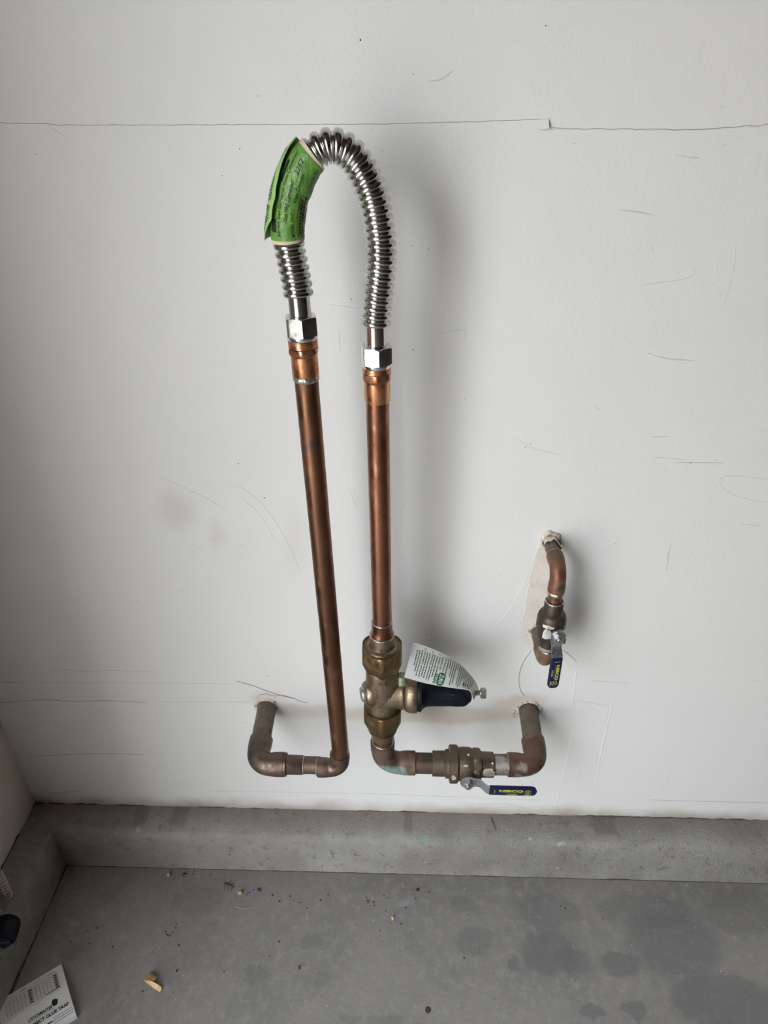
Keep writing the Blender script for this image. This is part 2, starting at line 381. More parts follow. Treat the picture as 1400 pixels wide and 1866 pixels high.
# flat lettering, later bent onto surfaces
_tc = {}
def text2d(s, bold=0.0, shear=0.0):
    k = (s, bold, shear)
    if k not in _tc:
        cu = bpy.data.curves.new('lettering', 'FONT'); cu.body = s; cu.offset = bold; cu.shear = shear
        cu.resolution_u = 3; cu.fill_mode = 'FRONT'
        o = bpy.data.objects.new('lettering', cu); col.objects.link(o)
        dg = bpy.context.evaluated_depsgraph_get(); me = bpy.data.meshes.new_from_object(o.evaluated_get(dg))
        _tc[k] = ([(v.co.x, v.co.y) for v in me.vertices], [tuple(p.vertices) for p in me.polygons])
        bpy.data.objects.remove(o); bpy.data.curves.remove(cu); bpy.data.meshes.remove(me)
    v, f = _tc[k]
    x0 = min(p[0] for p in v); x1 = max(p[0] for p in v); y0 = min(p[1] for p in v); y1 = max(p[1] for p in v)
    return v, f, x0, x1, y0, y1
def put_text(mb, s, fn, x, y, w, h, bold=0.0, shear=0.0):
    """text in the rectangle with lower-left (x, y), size (w, h), carried by fn(x, y) to 3D"""
    v, f, x0, x1, y0, y1 = text2d(s, bold, shear)
    mb.add([fn(x+(p[0]-x0)/(x1-x0)*w, y+(p[1]-y0)/max(y1-y0, 1e-6)*h) for p in v], f)
def put_rect(mb, fn, x, y, w, h, nx=1, ny=1):
    vs = [fn(x+w*i/nx, y+h*j/ny) for j in range(ny+1) for i in range(nx+1)]
    mb.add(vs, [(j*(nx+1)+i, j*(nx+1)+i+1, (j+1)*(nx+1)+i+1, (j+1)*(nx+1)+i) for j in range(ny) for i in range(nx)])

# ================================================================== THE ROOM
XL = -0.778; XR = 5.6; YF = -6.3; ZC = 2.7; ZB = 0.108
def struct(name, mb, m, label=None, parent=None, smooth=0):
    o = build(name, mb, m, parent, smooth, label)
    if not parent: o['kind'] = 'structure'
    return o
struct('floor', box(MB(), XL-.12, XR+.12, YF-.12, .12, -.12, 0), 'floor', 'grey concrete garage floor with dark blotches')
wall_back = struct('wall_back', box(MB(), XL, XR, 0, .12, 0, ZC), 'wall', 'scuffed white painted drywall behind the pipes')
mb = MB(); box(mb, XL-ADDED_REVEAL, XL, DOOR_Y0, .12, -.02, ZC); box(mb, XL-.12, XL, DOOR_Y1, DOOR_Y0, DOOR_H, ZC); box(mb, XL-ADDED_REVEAL, XL, YF-.12, DOOR_Y1, -.02, ZC)  # piers beside the opening stretched outward to hide sky from the corner
wall_left = struct('wall_left', mb, 'wall_plain', 'white wall return at the left edge, beside the garage opening')
struct('wall_right', box(MB(), XR, XR+.12, YF, .12, 0, ZC), 'dim_wall')
struct('wall_front', box(MB(), XL, XR+.12, YF-.12, YF, 0, ZC), 'dim_wall')
struct('ceiling', box(MB(), XL-.12, XR+.12, YF-.12, .12, ZC, ZC+.1), 'ceil')
struct('added_sky_block', box(MB(), -9.0, -7.0, -8.3, 8, -.02, 5.0), 'sky_block_face')  # unseen block added outside to cut off part of the sky
struct('driveway', box(MB(), -16, XL-.12, -14, 6, -.16, -.02), 'driveway')

# concrete kerb that carries the wall
def kerb(name, prof, p0, p1, out, n, label):
    """prof: (distance out from the wall, height)"""
    p0 = Vector(p0); p1 = Vector(p1); out = Vector(out); mb = MB(); k = len(prof)
    v = []; f = []
    for i in range(n+1):
        b = p0.lerp(p1, i/n)
        for j, (d, z) in enumerate(prof):
            s = 0 if j in (0, k-1) else 1
            q = Vector((b.x*5+b.y*5, j*.33, 3.1))
            dd = d + s*(.0030*noise.noise(q) + .0012*noise.noise(q*9)); zz = z + s*(.0022*noise.noise(q+Vector((9, 4, 0))) + .0010*noise.noise(q*11)) if z > .001 else z
            v.append(Vector((b.x, b.y, 0)) + out*dd + Vector((0, 0, zz)))
    for i in range(n):
        for j in range(k-1): f.append((i*k+j, i*k+j+1, (i+1)*k+j+1, (i+1)*k+j))
    f.append(tuple(range(k))); f.append(tuple(n*k+j for j in range(k-1, -1, -1)))
    mb.add(v, f); return struct(name, mb, 'curb', label, smooth=55)
prof = [(0, ZB+.002), (.012, ZB+.001), (.025, ZB), (.04, ZB-.0005), (.052, ZB-.002), (.058, ZB-.005), (.0615, ZB-.011), (.063, ZB-.022), (.0642, .07), (.0655, .05), (.067, .03), (.0685, .012), (.070, 0)]
kerb('baseboard_back', prof, (XL, 0, 0), (XR, 0, 0), (0, -1, 0), 620, 'low rough concrete kerb along the foot of the back wall')
kerb('baseboard_left', prof, (XL, 0, 0), (XL, DOOR_Y0, 0), (1, 0, 0), 70, 'low rough concrete kerb along the foot of the left wall')

# dirt packed into the joints of the kerb
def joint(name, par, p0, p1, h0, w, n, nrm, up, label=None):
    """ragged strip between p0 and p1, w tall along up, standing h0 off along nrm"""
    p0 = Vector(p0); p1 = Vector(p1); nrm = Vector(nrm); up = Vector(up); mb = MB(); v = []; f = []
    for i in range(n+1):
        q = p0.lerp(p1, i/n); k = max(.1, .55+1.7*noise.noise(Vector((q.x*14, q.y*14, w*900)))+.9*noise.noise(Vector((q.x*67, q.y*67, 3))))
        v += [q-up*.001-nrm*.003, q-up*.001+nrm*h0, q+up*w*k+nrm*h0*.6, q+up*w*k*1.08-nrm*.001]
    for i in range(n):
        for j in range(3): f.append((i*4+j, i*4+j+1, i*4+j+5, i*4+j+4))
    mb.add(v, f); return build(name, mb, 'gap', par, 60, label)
kb = bpy.data.objects['baseboard_back']; kl = bpy.data.objects['baseboard_left']
joint('joint_gap', kb, (XL, 0, ZB+.001), (XR, 0, ZB+.001), .0012, .0036, 900, (0, -1, 0), (0, 0, 1), 'dark dirt packed along the wall joint')
joint('joint_gap', kl, (XL, 0, ZB+.001), (XL, DOOR_Y0, ZB+.001), .0012, .0042, 120, (1, 0, 0), (0, 0, 1))
joint('joint_gap', kb, (XL+.07, -.0705, .0002), (XR, -.0705, .0002), .0006, .0011, 900, (0, -1, 0), (0, 0, 1))
joint('joint_gap', kl, (XL+.0705, -.07, .0002), (XL+.0705, DOOR_Y0, .0002), .0024, .0040, 220, (1, 0, 0), (0, 0, 1), 'dark open crack between kerb and floor')
# --- marks on the board: tape seam, cracks, scuffs, specks
def ribbon(pts, w, t=.0003, jit=0.0, step=6, taper=True):
    """a thin raised line on the wall through pixel points, width w (m)"""
    if not jit and len(pts) > 2: pts = [(q.x, q.y) for q in spline([Vector((x, y, 0)) for x, y in pts], 4)]
    P = [W(*p) for p in pts]; Q = []
    for a, b in zip(P, P[1:]):
        n = max(1, int((b-a).length/(.001*step)))
        Q += [a.lerp(b, k/n) for k in range(n)]
    Q.append(P[-1])
    if jit: Q = [q + Vector((0, 0, jit*noise.noise(Vector((q.x*90, q.z*40, 1.3))) + jit*.6*noise.noise(Vector((q.x*330, 2, q.z*60))))) for q in Q]
    v = []; f = []; n = len(Q)
    for i, q in enumerate(Q):
        d = (Q[min(n-1, i+1)]-Q[max(0, i-1)]); d.normalize(); s = Vector((-d.z, 0, d.x))
        ww = w*(.7+.6*abs(noise.noise(Vector((q.x*120, q.z*120, 4)))))
        if taper: ww *= min(1, .25+ min(i, n-1-i)/3)
        for a, y in ((-.5, .0004), (-.42, -t), (.42, -t), (.5, .0004)): v.append(q + s*ww*a + Vector((0, y, 0)))
    for i in range(n-1):
        for j in range(3): f.append((i*4+j, i*4+j+1, i*4+j+5, i*4+j+4))
    mb = MB(); mb.add(v, f); return mb
def mark(name, m, pts, w, jit=0.0, t=.0003, label=None): return build(name, ribbon(pts, w, t, jit), m, wall_back, 60, label)
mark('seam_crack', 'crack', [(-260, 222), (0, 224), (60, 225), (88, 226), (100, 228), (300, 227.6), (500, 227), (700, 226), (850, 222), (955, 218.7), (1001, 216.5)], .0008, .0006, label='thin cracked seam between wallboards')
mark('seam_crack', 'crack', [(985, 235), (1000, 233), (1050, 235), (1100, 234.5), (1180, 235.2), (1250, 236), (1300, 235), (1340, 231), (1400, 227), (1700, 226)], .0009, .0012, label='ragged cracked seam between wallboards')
mark('seam_lip', 'ridge', [(985, 238), (1050, 238), (1180, 238.6), (1300, 238), (1400, 230)], .0018, .001, .0007)
mark('crack', 'faint', [(86, 227), (96, 236), (110, 243), (124, 253)], .0012, .0008)
mark('crack', 'faint', [(678, 228), (679, 236), (677, 242)], .0008)
# loose tape end
a, b, c, d = W(959, 219), W(1000, 216.5), W(999, 233), W(967, 231)
mb = MB(); up_ = [a, b, c, d]; lift = (.0006, .0012, .0050, .0012); e = W(984, 235)
vs = [a+Vector((0, -.0006, 0)), a.lerp(b, .55)+Vector((0, -.0008, 0)), b+Vector((0, -.0012, 0)), c+Vector((0, -.0085, 0)), e+Vector((0, -.0065, 0)), d+Vector((0, -.0022, 0))]
n = len(vs); mb.add([p for p in vs] + [p+Vector((0, .0006, 0)) for p in vs], [tuple(range(n)), tuple(range(2*n-1, n-1, -1))] + [(i, n+i, n+(i+1) % n, (i+1) % n) for i in range(n)])
build('tape_flap', mb, 'ridge', wall_back, 30, 'loose curled end of white joint tape')
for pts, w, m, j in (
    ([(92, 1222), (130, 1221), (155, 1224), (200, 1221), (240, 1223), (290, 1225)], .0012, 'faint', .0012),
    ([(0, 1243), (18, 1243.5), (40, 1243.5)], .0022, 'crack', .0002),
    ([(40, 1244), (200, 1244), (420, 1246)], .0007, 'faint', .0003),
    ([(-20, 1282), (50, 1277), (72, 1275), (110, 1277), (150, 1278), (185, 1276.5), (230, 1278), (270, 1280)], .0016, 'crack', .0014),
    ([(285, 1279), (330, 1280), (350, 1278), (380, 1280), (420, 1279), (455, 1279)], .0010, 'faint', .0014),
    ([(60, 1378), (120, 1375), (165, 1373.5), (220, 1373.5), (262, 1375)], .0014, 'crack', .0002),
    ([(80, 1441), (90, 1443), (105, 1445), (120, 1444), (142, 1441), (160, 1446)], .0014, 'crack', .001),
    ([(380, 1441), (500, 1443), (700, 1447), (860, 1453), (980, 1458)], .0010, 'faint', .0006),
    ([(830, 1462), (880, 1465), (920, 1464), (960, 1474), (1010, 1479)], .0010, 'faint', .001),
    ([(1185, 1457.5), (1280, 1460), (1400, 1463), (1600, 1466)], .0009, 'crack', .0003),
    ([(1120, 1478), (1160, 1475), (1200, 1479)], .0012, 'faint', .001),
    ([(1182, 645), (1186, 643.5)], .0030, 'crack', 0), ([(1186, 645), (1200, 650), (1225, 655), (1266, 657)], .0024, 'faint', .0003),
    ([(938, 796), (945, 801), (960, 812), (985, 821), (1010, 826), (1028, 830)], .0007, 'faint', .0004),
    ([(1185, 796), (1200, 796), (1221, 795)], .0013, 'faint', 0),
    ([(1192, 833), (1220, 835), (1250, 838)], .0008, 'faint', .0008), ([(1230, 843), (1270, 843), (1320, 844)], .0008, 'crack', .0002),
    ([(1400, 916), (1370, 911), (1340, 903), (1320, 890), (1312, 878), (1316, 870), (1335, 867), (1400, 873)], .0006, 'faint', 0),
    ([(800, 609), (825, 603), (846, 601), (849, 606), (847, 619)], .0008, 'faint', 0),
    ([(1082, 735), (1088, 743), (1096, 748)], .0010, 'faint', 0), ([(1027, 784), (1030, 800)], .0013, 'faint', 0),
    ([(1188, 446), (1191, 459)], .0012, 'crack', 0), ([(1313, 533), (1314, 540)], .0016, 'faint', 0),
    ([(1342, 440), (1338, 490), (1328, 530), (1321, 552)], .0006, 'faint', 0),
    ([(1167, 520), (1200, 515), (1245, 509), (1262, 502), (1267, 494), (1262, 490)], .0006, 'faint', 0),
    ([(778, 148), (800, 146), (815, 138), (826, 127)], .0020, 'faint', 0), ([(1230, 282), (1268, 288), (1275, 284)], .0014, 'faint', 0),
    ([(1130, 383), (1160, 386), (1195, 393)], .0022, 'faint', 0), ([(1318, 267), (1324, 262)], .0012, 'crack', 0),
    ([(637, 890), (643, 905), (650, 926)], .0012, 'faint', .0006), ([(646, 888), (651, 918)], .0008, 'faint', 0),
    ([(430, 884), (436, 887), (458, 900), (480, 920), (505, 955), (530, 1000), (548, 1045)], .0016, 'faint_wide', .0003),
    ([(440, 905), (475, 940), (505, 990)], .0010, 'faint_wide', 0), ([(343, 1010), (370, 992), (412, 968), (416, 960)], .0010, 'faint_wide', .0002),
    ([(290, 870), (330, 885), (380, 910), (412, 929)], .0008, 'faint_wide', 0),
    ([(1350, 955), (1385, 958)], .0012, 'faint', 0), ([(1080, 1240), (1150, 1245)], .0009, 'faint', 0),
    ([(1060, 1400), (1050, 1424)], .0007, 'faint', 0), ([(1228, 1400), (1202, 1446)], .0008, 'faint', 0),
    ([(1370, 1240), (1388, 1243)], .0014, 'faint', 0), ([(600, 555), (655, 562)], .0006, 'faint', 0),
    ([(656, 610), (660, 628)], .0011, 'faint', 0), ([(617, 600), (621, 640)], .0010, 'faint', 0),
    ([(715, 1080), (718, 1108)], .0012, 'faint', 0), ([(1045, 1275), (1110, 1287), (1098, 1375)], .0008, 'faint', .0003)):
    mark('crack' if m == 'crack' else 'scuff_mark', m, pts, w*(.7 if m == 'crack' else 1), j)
# raised strings of paint and hairs near the pipes
mark('paint_ridge', 'ridge', [(984, 980), (975, 1008), (964, 1040), (946, 1080), (925, 1115), (904, 1138)], .0009, 0, .0005)
mark('paint_ridge', 'faint', [(1222, 990), (1218, 1008), (1214, 1040)], .0016, .0004, .0008)
mark('hanging_thread', 'hair', [(968, 1186), (955, 1204), (947, 1225), (946, 1246), (950, 1260), (957, 1267)], .0008, 0, .0010)
mark('hanging_thread', 'hair', [(1027, 1185), (1040, 1195), (1051, 1206)], .0007, 0, .0008)
mark('hanging_thread', 'hair', [(432, 1241), (460, 1249), (490, 1260), (512, 1267), (533, 1272)], .0007, 0, .0010)
mark('hanging_thread', 'hair', [(466, 1272), (475, 1266), (485, 1264), (500, 1268), (515, 1266), (535, 1272), (552, 1279), (562, 1280)], .0006, .0006, .0008)
mark('paint_ridge', 'ridge', [(1052, 1215), (1046, 1260), (1042, 1285)], .0018, .0004, .0006)
mark('paint_ridge', 'ridge', [(1118, 1275), (1100, 1350), (1083, 1440)], .0018, .0004, .0006)
mark('paint_ridge', 'ridge', [(1045, 1330), (1030, 1400), (1012, 1470)], .0016, .0004, .0006)
# torn paper strip left of the small valve
pp = [(985, 985), (1004, 992), (1008, 1040), (1006, 1100), (1004, 1170), (988, 1184), (968, 1172), (958, 1150), (951, 1132), (957, 1110), (963, 1070), (972, 1025)]
v = [W(*p)+Vector((0, -.0008, 0)) for p in pp]; n = len(v); mb = MB()
mb.add(v+[p+Vector((0, .0014, 0)) for p in v], [tuple(range(n))]+[(i, n+i, n+(i+1) % n, (i+1) % n) for i in range(n)])
build('torn_paper', mb, 'paper_torn', wall_back, 30, 'torn beige drywall paper beside the small valve')
# specks of dirt, too many to count
mb = MB(); sp = [(434, 845, 3), (482, 907, 3.4), (498, 965, 2), (441, 994, 2.8), (440, 1012, 1.6), (462, 1057, 1.8), (448, 1098, 1.8), (330, 1077, 2), (250, 1097, 2.4), (258, 1142, 2), (300, 1135, 1.8),
    (346, 1134, 2), (314, 1206, 1.6), (332, 1208, 1.6), (444, 1165, 1.6), (448, 1192, 1.6), (488, 1232, 2.4), (479, 1203, 1.6), (346, 898, 1.6), (308, 852, 1.4), (510, 830, 1.5), (737, 922, 2), (442, 1317, 3.4), (160, 1310, 2),
    (498, 1363, 2), (777, 1156, 3.2), (967, 809, 2.4), (958, 815, 2.6), (1304, 839, 2.6), (1302, 847, 2.2), (1213, 858, 2), (1122, 991, 2.2), (1259, 844, 2), (913, 1049, 2), (1033, 1222, 2.6), (906, 1237, 1.8), (940, 1110, 2), (945, 1125, 2),
    (952, 1140, 2), (949, 1134, 2.6), (962, 1168, 1.8), (964, 1180, 1.8), (956, 1176, 1.4), (995, 47, 2.4), (753, 135, 2.2), (970, 146, 1.8), (657, 73, 3), (1047, 262, 2), (1316, 195, 1.6), (437, 271, 2.6), (470, 175, 2), (65, 281, 2), (405, 320, 2),
    (698, 275, 2), (753, 637, 2.6), (781, 454, 2.4), (751, 448, 2), (720, 480, 2), (847, 728, 1.6), (1182, 1157, 2), (607, 1258, 1.6), (612, 1170, 1.6), (1107, 861, 1.5), (640, 545, 2.4), (690, 700, 1.6), (574, 1390, 1.6), (1000, 1427, 1.4), (765, 1384, 1.5)]
for k in range(80):
    x = random.uniform(0, 1400); y = random.uniform(0, 1450); sp.append((x, y, random.uniform(.5, .95)))
for (x, y, s) in sp:
    p = W(x, y); r = s*.00046; k = random.choice((4, 5, 6)); a0 = random.random()*6; el = random.uniform(.6, 1.4)
    rim = [p + Vector((r*cos(a0+2*pi*i/k)*random.uniform(.7, 1.2), .0002, r*el*sin(a0+2*pi*i/k)*random.uniform(.7, 1.2))) for i in range(k)]
    mb.add(rim+[p+Vector((0, -r*.6, 0))], [(i, (i+1) % k, k) for i in range(k)])
build('dirt_specks', mb, 'speck', wall_back, 60, kind='stuff')

# ragged plaster where the pipes enter the board
def collar(px, py, r0, r1, seed, m='plaster', lift=.004, flat=1.0):
    c = W(px, py); mb = MB(); seg = 40; v = []; f = []
    prof = [(1.0, .0005), (.92, -.35), (.75, -.7), (.45, -1.0), (.1, -.8), (0, .3)]
    for i, (q, h) in enumerate(prof):
        for k in range(seg):
            a = 2*pi*k/seg; nz = noise.noise(Vector((cos(a)*1.6, sin(a)*1.6, seed))) + .5*noise.noise(Vector((cos(a)*5, sin(a)*5, seed+3)))
            R = r0 + (r1-r0)*q*max(.15, (1+.75*nz))
            hh = lift*h*(1+.8*noise.noise(Vector((cos(a)*4, sin(a)*4, seed+i)))) if 0 < i else .0004
            v.append(c + Vector((R*cos(a), hh, R*sin(a)*flat)))
    for i in range(len(prof)-1):
        for k in range(seg): f.append((i*seg+k, i*seg+(k+1) % seg, (i+1)*seg+(k+1) % seg, (i+1)*seg+k))
    mb.add(v, f); return build('plaster_collar', mb, m, wall_back, 50)
collar(486, 1288, .0172, .0235, 1.0, lift=.0026)
collar(963.3, 1292, .0172, .0238, 4.0, lift=.0026)
collar(1003, 985, .0112, .0185, 8.0, lift=.005)
collar(981, 1150, .0112, .0190, 12.0, lift=.003)
collar(938, 1300, .001, .0075, 15.0, lift=.002)

# ================================================================== LEFT RISER
YL = -0.130; ZL = 0.415
cA = Vector((-0.2495, YL, ZL)); cB = Vector((-0.1020, YL-.004, ZL))
TA = W(549, 590, -.140); TB = Vector((-.1012, YL-.004, ZL+.036))
def onl(py):     # a point of the riser's axis at that picture row
    best = None; lo, hi = 0.0, 1.15
    for _ in range(40):
        mid = (lo+hi)/2; p = TB.lerp(TA, mid); q = p-CAM; y = 933 - FPX*q.dot(UP)/q.dot(FWD)
        if y > py: lo = mid
        else: hi = mid
    return TB.lerp(TA, lo)
dL = (TA-TB).normalized()
t = thing('copper_riser', (cA.x, 0, ZL), 'long browned copper pipe leaning up from the left wall elbow to the green-labelled hose end', 'pipe')
pipe('stub_pipe', t, 'copper_dull', (cA.x-.0030, .004, ZL), (cA.x, YL+.028, ZL), .01745, label='dull grey-brown copper stub coming out of the wall')
elbow('elbow', t, 'copper_aged', cA, (0, -1, 0), (1, 0, 0), .026, .028, .024, .0192, .0207)
b = build('reducer', lathe(MB(), (cA.x+.0485, YL, ZL), (1, 0, 0), [(0, .0172), (.001, .0172), (.0012, .0198), (.0045, .0200), (.005, .0172), (.0075, .0165), (.032, .0163), (.034, .0150)]), 'copper_aged', t)
pipe('nipple', t, 'copper_aged', (cA.x+.08, YL, ZL), (cB.x-.036, YL, ZL), .0146)
ring('solder_ring', t, 'solder', (cA.x+.0832, YL, ZL), (1, 0, 0), .0147, .0012, .0009)
ring('solder_ring', t, 'solder', (cB.x-.0412, YL-.002, ZL), (1, 0, 0), .0147, .0012, .0009)
elbow('elbow', t, 'copper_aged', cB, (1, 0, 0), dL, .021, .019, .016, .0158, .0168)
p694 = onl(690)
pipe('riser_pipe', t, 'copper_brown', TB-dL*.004, p694, .0143)
ring('solder_ring', t, 'solder', onl(688), dL, .0146, .0034, .0012, .05, label='wide smear of silver solder')
def adapter(t, P, d, L_cup, L_hex, L_thr, phase, hint):
    """copper male adapter: P at the bottom of its cup, along d"""
    P = Vector(P); d = Vector(d).normalized()
    build('adapter_cup', lathe(MB(), P, d, [(0, .0145), (.0003, .0156), (.001, .0159), (L_cup*.96, .0157), (L_cup, .0158)], hint=hint), 'copper_bright', t)
    a = L_cup; b = a+L_hex
    build('adapter_hex', lathe(MB(), P, d, [(a-.0002, .0150), (a, .0159), (a+L_hex*.3, .0179), (a+L_hex*.75, .0183), (b, .0170), (b+.0001, .0150)], 72, hint, (.0166, phase, a+.001, b-.0005)), 'copper_bright', t)
    pr = [(b, .0150)]; n = 4
    for k in range(n):
        z = b + L_thr*k/n; q = L_thr/n
        pr += [(z+q*.1, .0162), (z+q*.45, .0172), (z+q*.6, .0172), (z+q*.95, .0162)]
    pr.append((b+L_thr+.002, .0150))
    build('thread', lathe(MB(), P, d, pr, hint=hint), 'copper_bright', t, 60)
TOCAM = Vector((.02, -1, 0))
p683 = onl(683); lcup = (onl(646)-p683).length; lhex = (onl(632)-onl(646)).length; lthr = (onl(617)-onl(632)).length
adapter(t, p683, dL, lcup, lhex, lthr, 0.0, TOCAM)

# ================================================================== CENTRE RISER (above the regulator)
XV, YV = -0.0300, -0.125
RB = Vector((XV+.0004, YV, .735)); RT_ = W(686.3, 650, YV)
dR = (RT_-RB).normalized()
def zr(py): return W(690, py, YV).z
def onr(py):
    return RB + dR*((zr(py)-RB.z)/dR.z)
t = thing('copper_riser', (XV, YV, .7074), 'straight reddish copper pipe rising from the bronze regulator to the bare hose end', 'pipe')
build('tail_coupling', lathe(MB(), (XV, YV, .7085), (0, 0, 1), [(0, .0178), (.001, .0180), (.006, .0162), (.012, .0155), (.022, .0154), (.0255, .0158), (.026, .0146)]), 'copper_red', t)
ring('solder_ring', t, 'solder', (XV, YV, .7090), (0, 0, 1), .0180, .0018, .0013)
ring('solder_ring', t, 'solder', (XV, YV, .7345), (0, 0, 1), .0147, .0015, .0010)
p731 = onr(731)
pipe('riser_pipe', t, 'copper_red', RB, p731+dR*.002, .0143)
lcup = (onr(694)-p731).length; lhex = (onr(678)-onr(694)).length; lthr = (onr(667)-onr(678)).length
adapter(t, p731, dR, lcup, lhex, lthr, 0.0, TOCAM)

# ================================================================== FLEXIBLE CONNECTOR
cL0 = onl(617)
ax_l = (onl(560)-onl(617)).normalized()
ax_r = dR
hb = onr(668)
t = thing('flexible_connector', (hb.x, hb.y, hb.z), 'arched corrugated stainless steel hose with green paper label joining the two copper pipes', 'hose')
def hex_nut(P, d, h, a, phase, hint, m, name, par, rc=None):
    R = rc or a/cos(pi/6); ch = (R-a)*.6
    pr = [(0, a*.80), (0, a*.97), (ch, R), (h-ch, R), (h, a*.97), (h, a*.80)]
    pr = [(0.0, a*.6), (0.00001, a*.98)] + [(ch*k/4, a*.98+(R-a*.98)*k/4) for k in range(1, 5)] + [(h-ch+ch*k/4, R-(R-a*.98)*k/4) for k in range(0, 5)] + [(h+.00001, a*.6)]
    return build(name, lathe(MB(), P, d, pr, 72, hint, (a, phase, -1, 1)), m, par, 24)
NUTROT = 11
# end fittings: washer ring, hex nut, smooth collar
for (P, d, f1, h) in ((cL0, ax_l, onl, (617, 611, 574, 540)), (hb, ax_r, onr, (668, 662, 629, 595))):
    a0, a1, a2, a3 = [f1(y) for y in h]
    build('washer_ring', lathe(MB(), a0, d, [(0, .014), (.0001, .0168), (.0006, .0172), ((a1-a0).length, .0174), ((a1-a0).length+.001, .014)]), 'chrome', t)
    hex_nut(a1, d, (a2-a1).length, .0170, rad(NUTROT), TOCAM, 'chrome', 'nut', t)
    build('collar', lathe(MB(), a2-d*.002, d, [(0, .0142), (.0025, .0140), (.003, .0124), ((a3-a2).length+.006, .0124)]), 'collar_steel', t)
left_end = onl(541); right_end = onr(594)
hp = [left_end, W(542, 522, -.140), W(535, 486, -.1405), W(528, 453, -.141), W(524, 420, -.142), W(527, 385, -.1425), W(538, 340, -.142), W(557, 297, -.141), W(583, 272, -.139), W(612, 266.5, -.137),
      W(640, 282, -.134), W(662, 314, -.131), W(678, 352, -.128), W(688, 395, -.126), W(694, 440, -.125), W(694.5, 480, -.125), W(691, 520, -.125), W(687, 560, -.125), right_end]
raw = spline(hp, 40)
# resample evenly
acc = [0.0]
for a, b in zip(raw, raw[1:]): acc.append(acc[-1]+(b-a).length)
LEN = acc[-1]
def hose_at(s):
    s = max(0, min(LEN, s)); lo, hi = 0, len(acc)-1
    while hi-lo > 1:
        m = (lo+hi)//2
        if acc[m] <= s: lo = m
        else: hi = m
    return raw[lo].lerp(raw[hi], (s-acc[lo])/max(1e-9, acc[hi]-acc[lo]))
def hose_tan(s): return (hose_at(s+.004)-hose_at(s-.004)).normalized()
NR = 44; sub = 16; N = NR*sub
pts = []; rr = []
for i in range(N+1):
    s = LEN*i/N; ph = (i/sub) % 1.0
    x = abs(ph-.5)*2                       # 0 at a crest
    w = math.sqrt(max(0, 1-(x/.76)**2)) if x < .76 else -.35*math.sqrt(max(0, 1-((1-x)/.24)**2))
    r = .0142 + .0029*w
    if i < 3 or i > N-3: r = .0125
    pts.append(hose_at(s)); rr.append(r)
mbh = MB()
ts = [hose_tan(LEN*i/N) for i in range(N+1)]
SEG = 40; v = []; f = []; e1 = frame(ts[0])[1]
for i in range(N+1):
    e1 = (e1-ts[i]*e1.dot(ts[i])).normalized(); e2 = ts[i].cross(e1)
    for k in range(SEG):
        a = 2*pi*k/SEG; v.append(pts[i]+(e1*cos(a)+e2*sin(a))*rr[i])
for i in range(N):
    for k in range(SEG):
        k2 = (k+1) % SEG; f.append((i*SEG+k, i*SEG+k2, (i+1)*SEG+k2, (i+1)*SEG+k))
mbh.add(v, f)
build('corrugated_tube', mbh, 'steel', t, 70)

# the paper label wrapped around it
def s_of(px, py):
    best = (1e9, 0)
    for i in range(0, len(raw)):
        q = raw[i]-CAM; x = 700+FPX*q.dot(RT)/q.dot(FWD); y = 933-FPX*q.dot(UP)/q.dot(FWD)
        d = (x-px)**2+(y-py)**2
        if d < best[0]: best = (d, acc[i])
    return best[1]
S0, S1 = s_of(524, 433), s_of(566, 284)
LR = .0181
def lab(s, phi, r):
    """s metres along the label, phi: 0 right, 90 towards the room, 180 left"""
    c = hose_at(S0+s); tn = hose_tan(S0+s)
    e2 = Vector((0, -.86, .5)); e2 = (e2-tn*e2.dot(tn)).normalized(); e1 = e2.cross(tn)
    if e1.x < 0 and abs(tn.z) > .3: e1 = -e1
    return c + (e1*cos(phi)+e2*sin(phi))*r
SL = S1-S0
def dent(s, phi):
    k = noise.noise(Vector((s*70, phi*2.2, 5)))*.0006 + noise.noise(Vector((s*160, phi*5, 9)))*.0004
    k -= .0016*math.exp(-((s-SL*.47)/.006)**2)*max(0, cos(phi-rad(20)))**2
    return k
mb = MB(); ns, na = 46, 56; v = []; f = []
for i in range(ns+1):
    for j in range(na):
        ph = 2*pi*j/na; v.append(lab(SL*i/ns, ph, LR+dent(SL*i/ns, ph)))
for i in range(ns):
    for j in range(na): f.append((i*na+j, i*na+(j+1) % na, (i+1)*na+(j+1) % na, (i+1)*na+j))
mb.add(v, f)
wrap = build('label_wrap', mb, 'green', t, 60, 'green printed paper label wrapped around the hose')
# cream card tube showing at the two ends
for s0, s1 in ((-.0035, .0005), (SL-.0005, SL+.0035)):
    mb = MB(); v = []
    for (s, r) in ((s0, LR-.0018), (s0, LR-.0006), (s1, LR-.0004), (s1, LR-.0018)):
        for j in range(na): v.append(lab(s, 2*pi*j/na, r))
    mb.add(v, [(i*na+j, i*na+(j+1) % na, ((i+1) % 4)*na+(j+1) % na, ((i+1) % 4)*na+j) for i in range(4) for j in range(na)])
    build('card_edge', mb, 'card', wrap, 50)
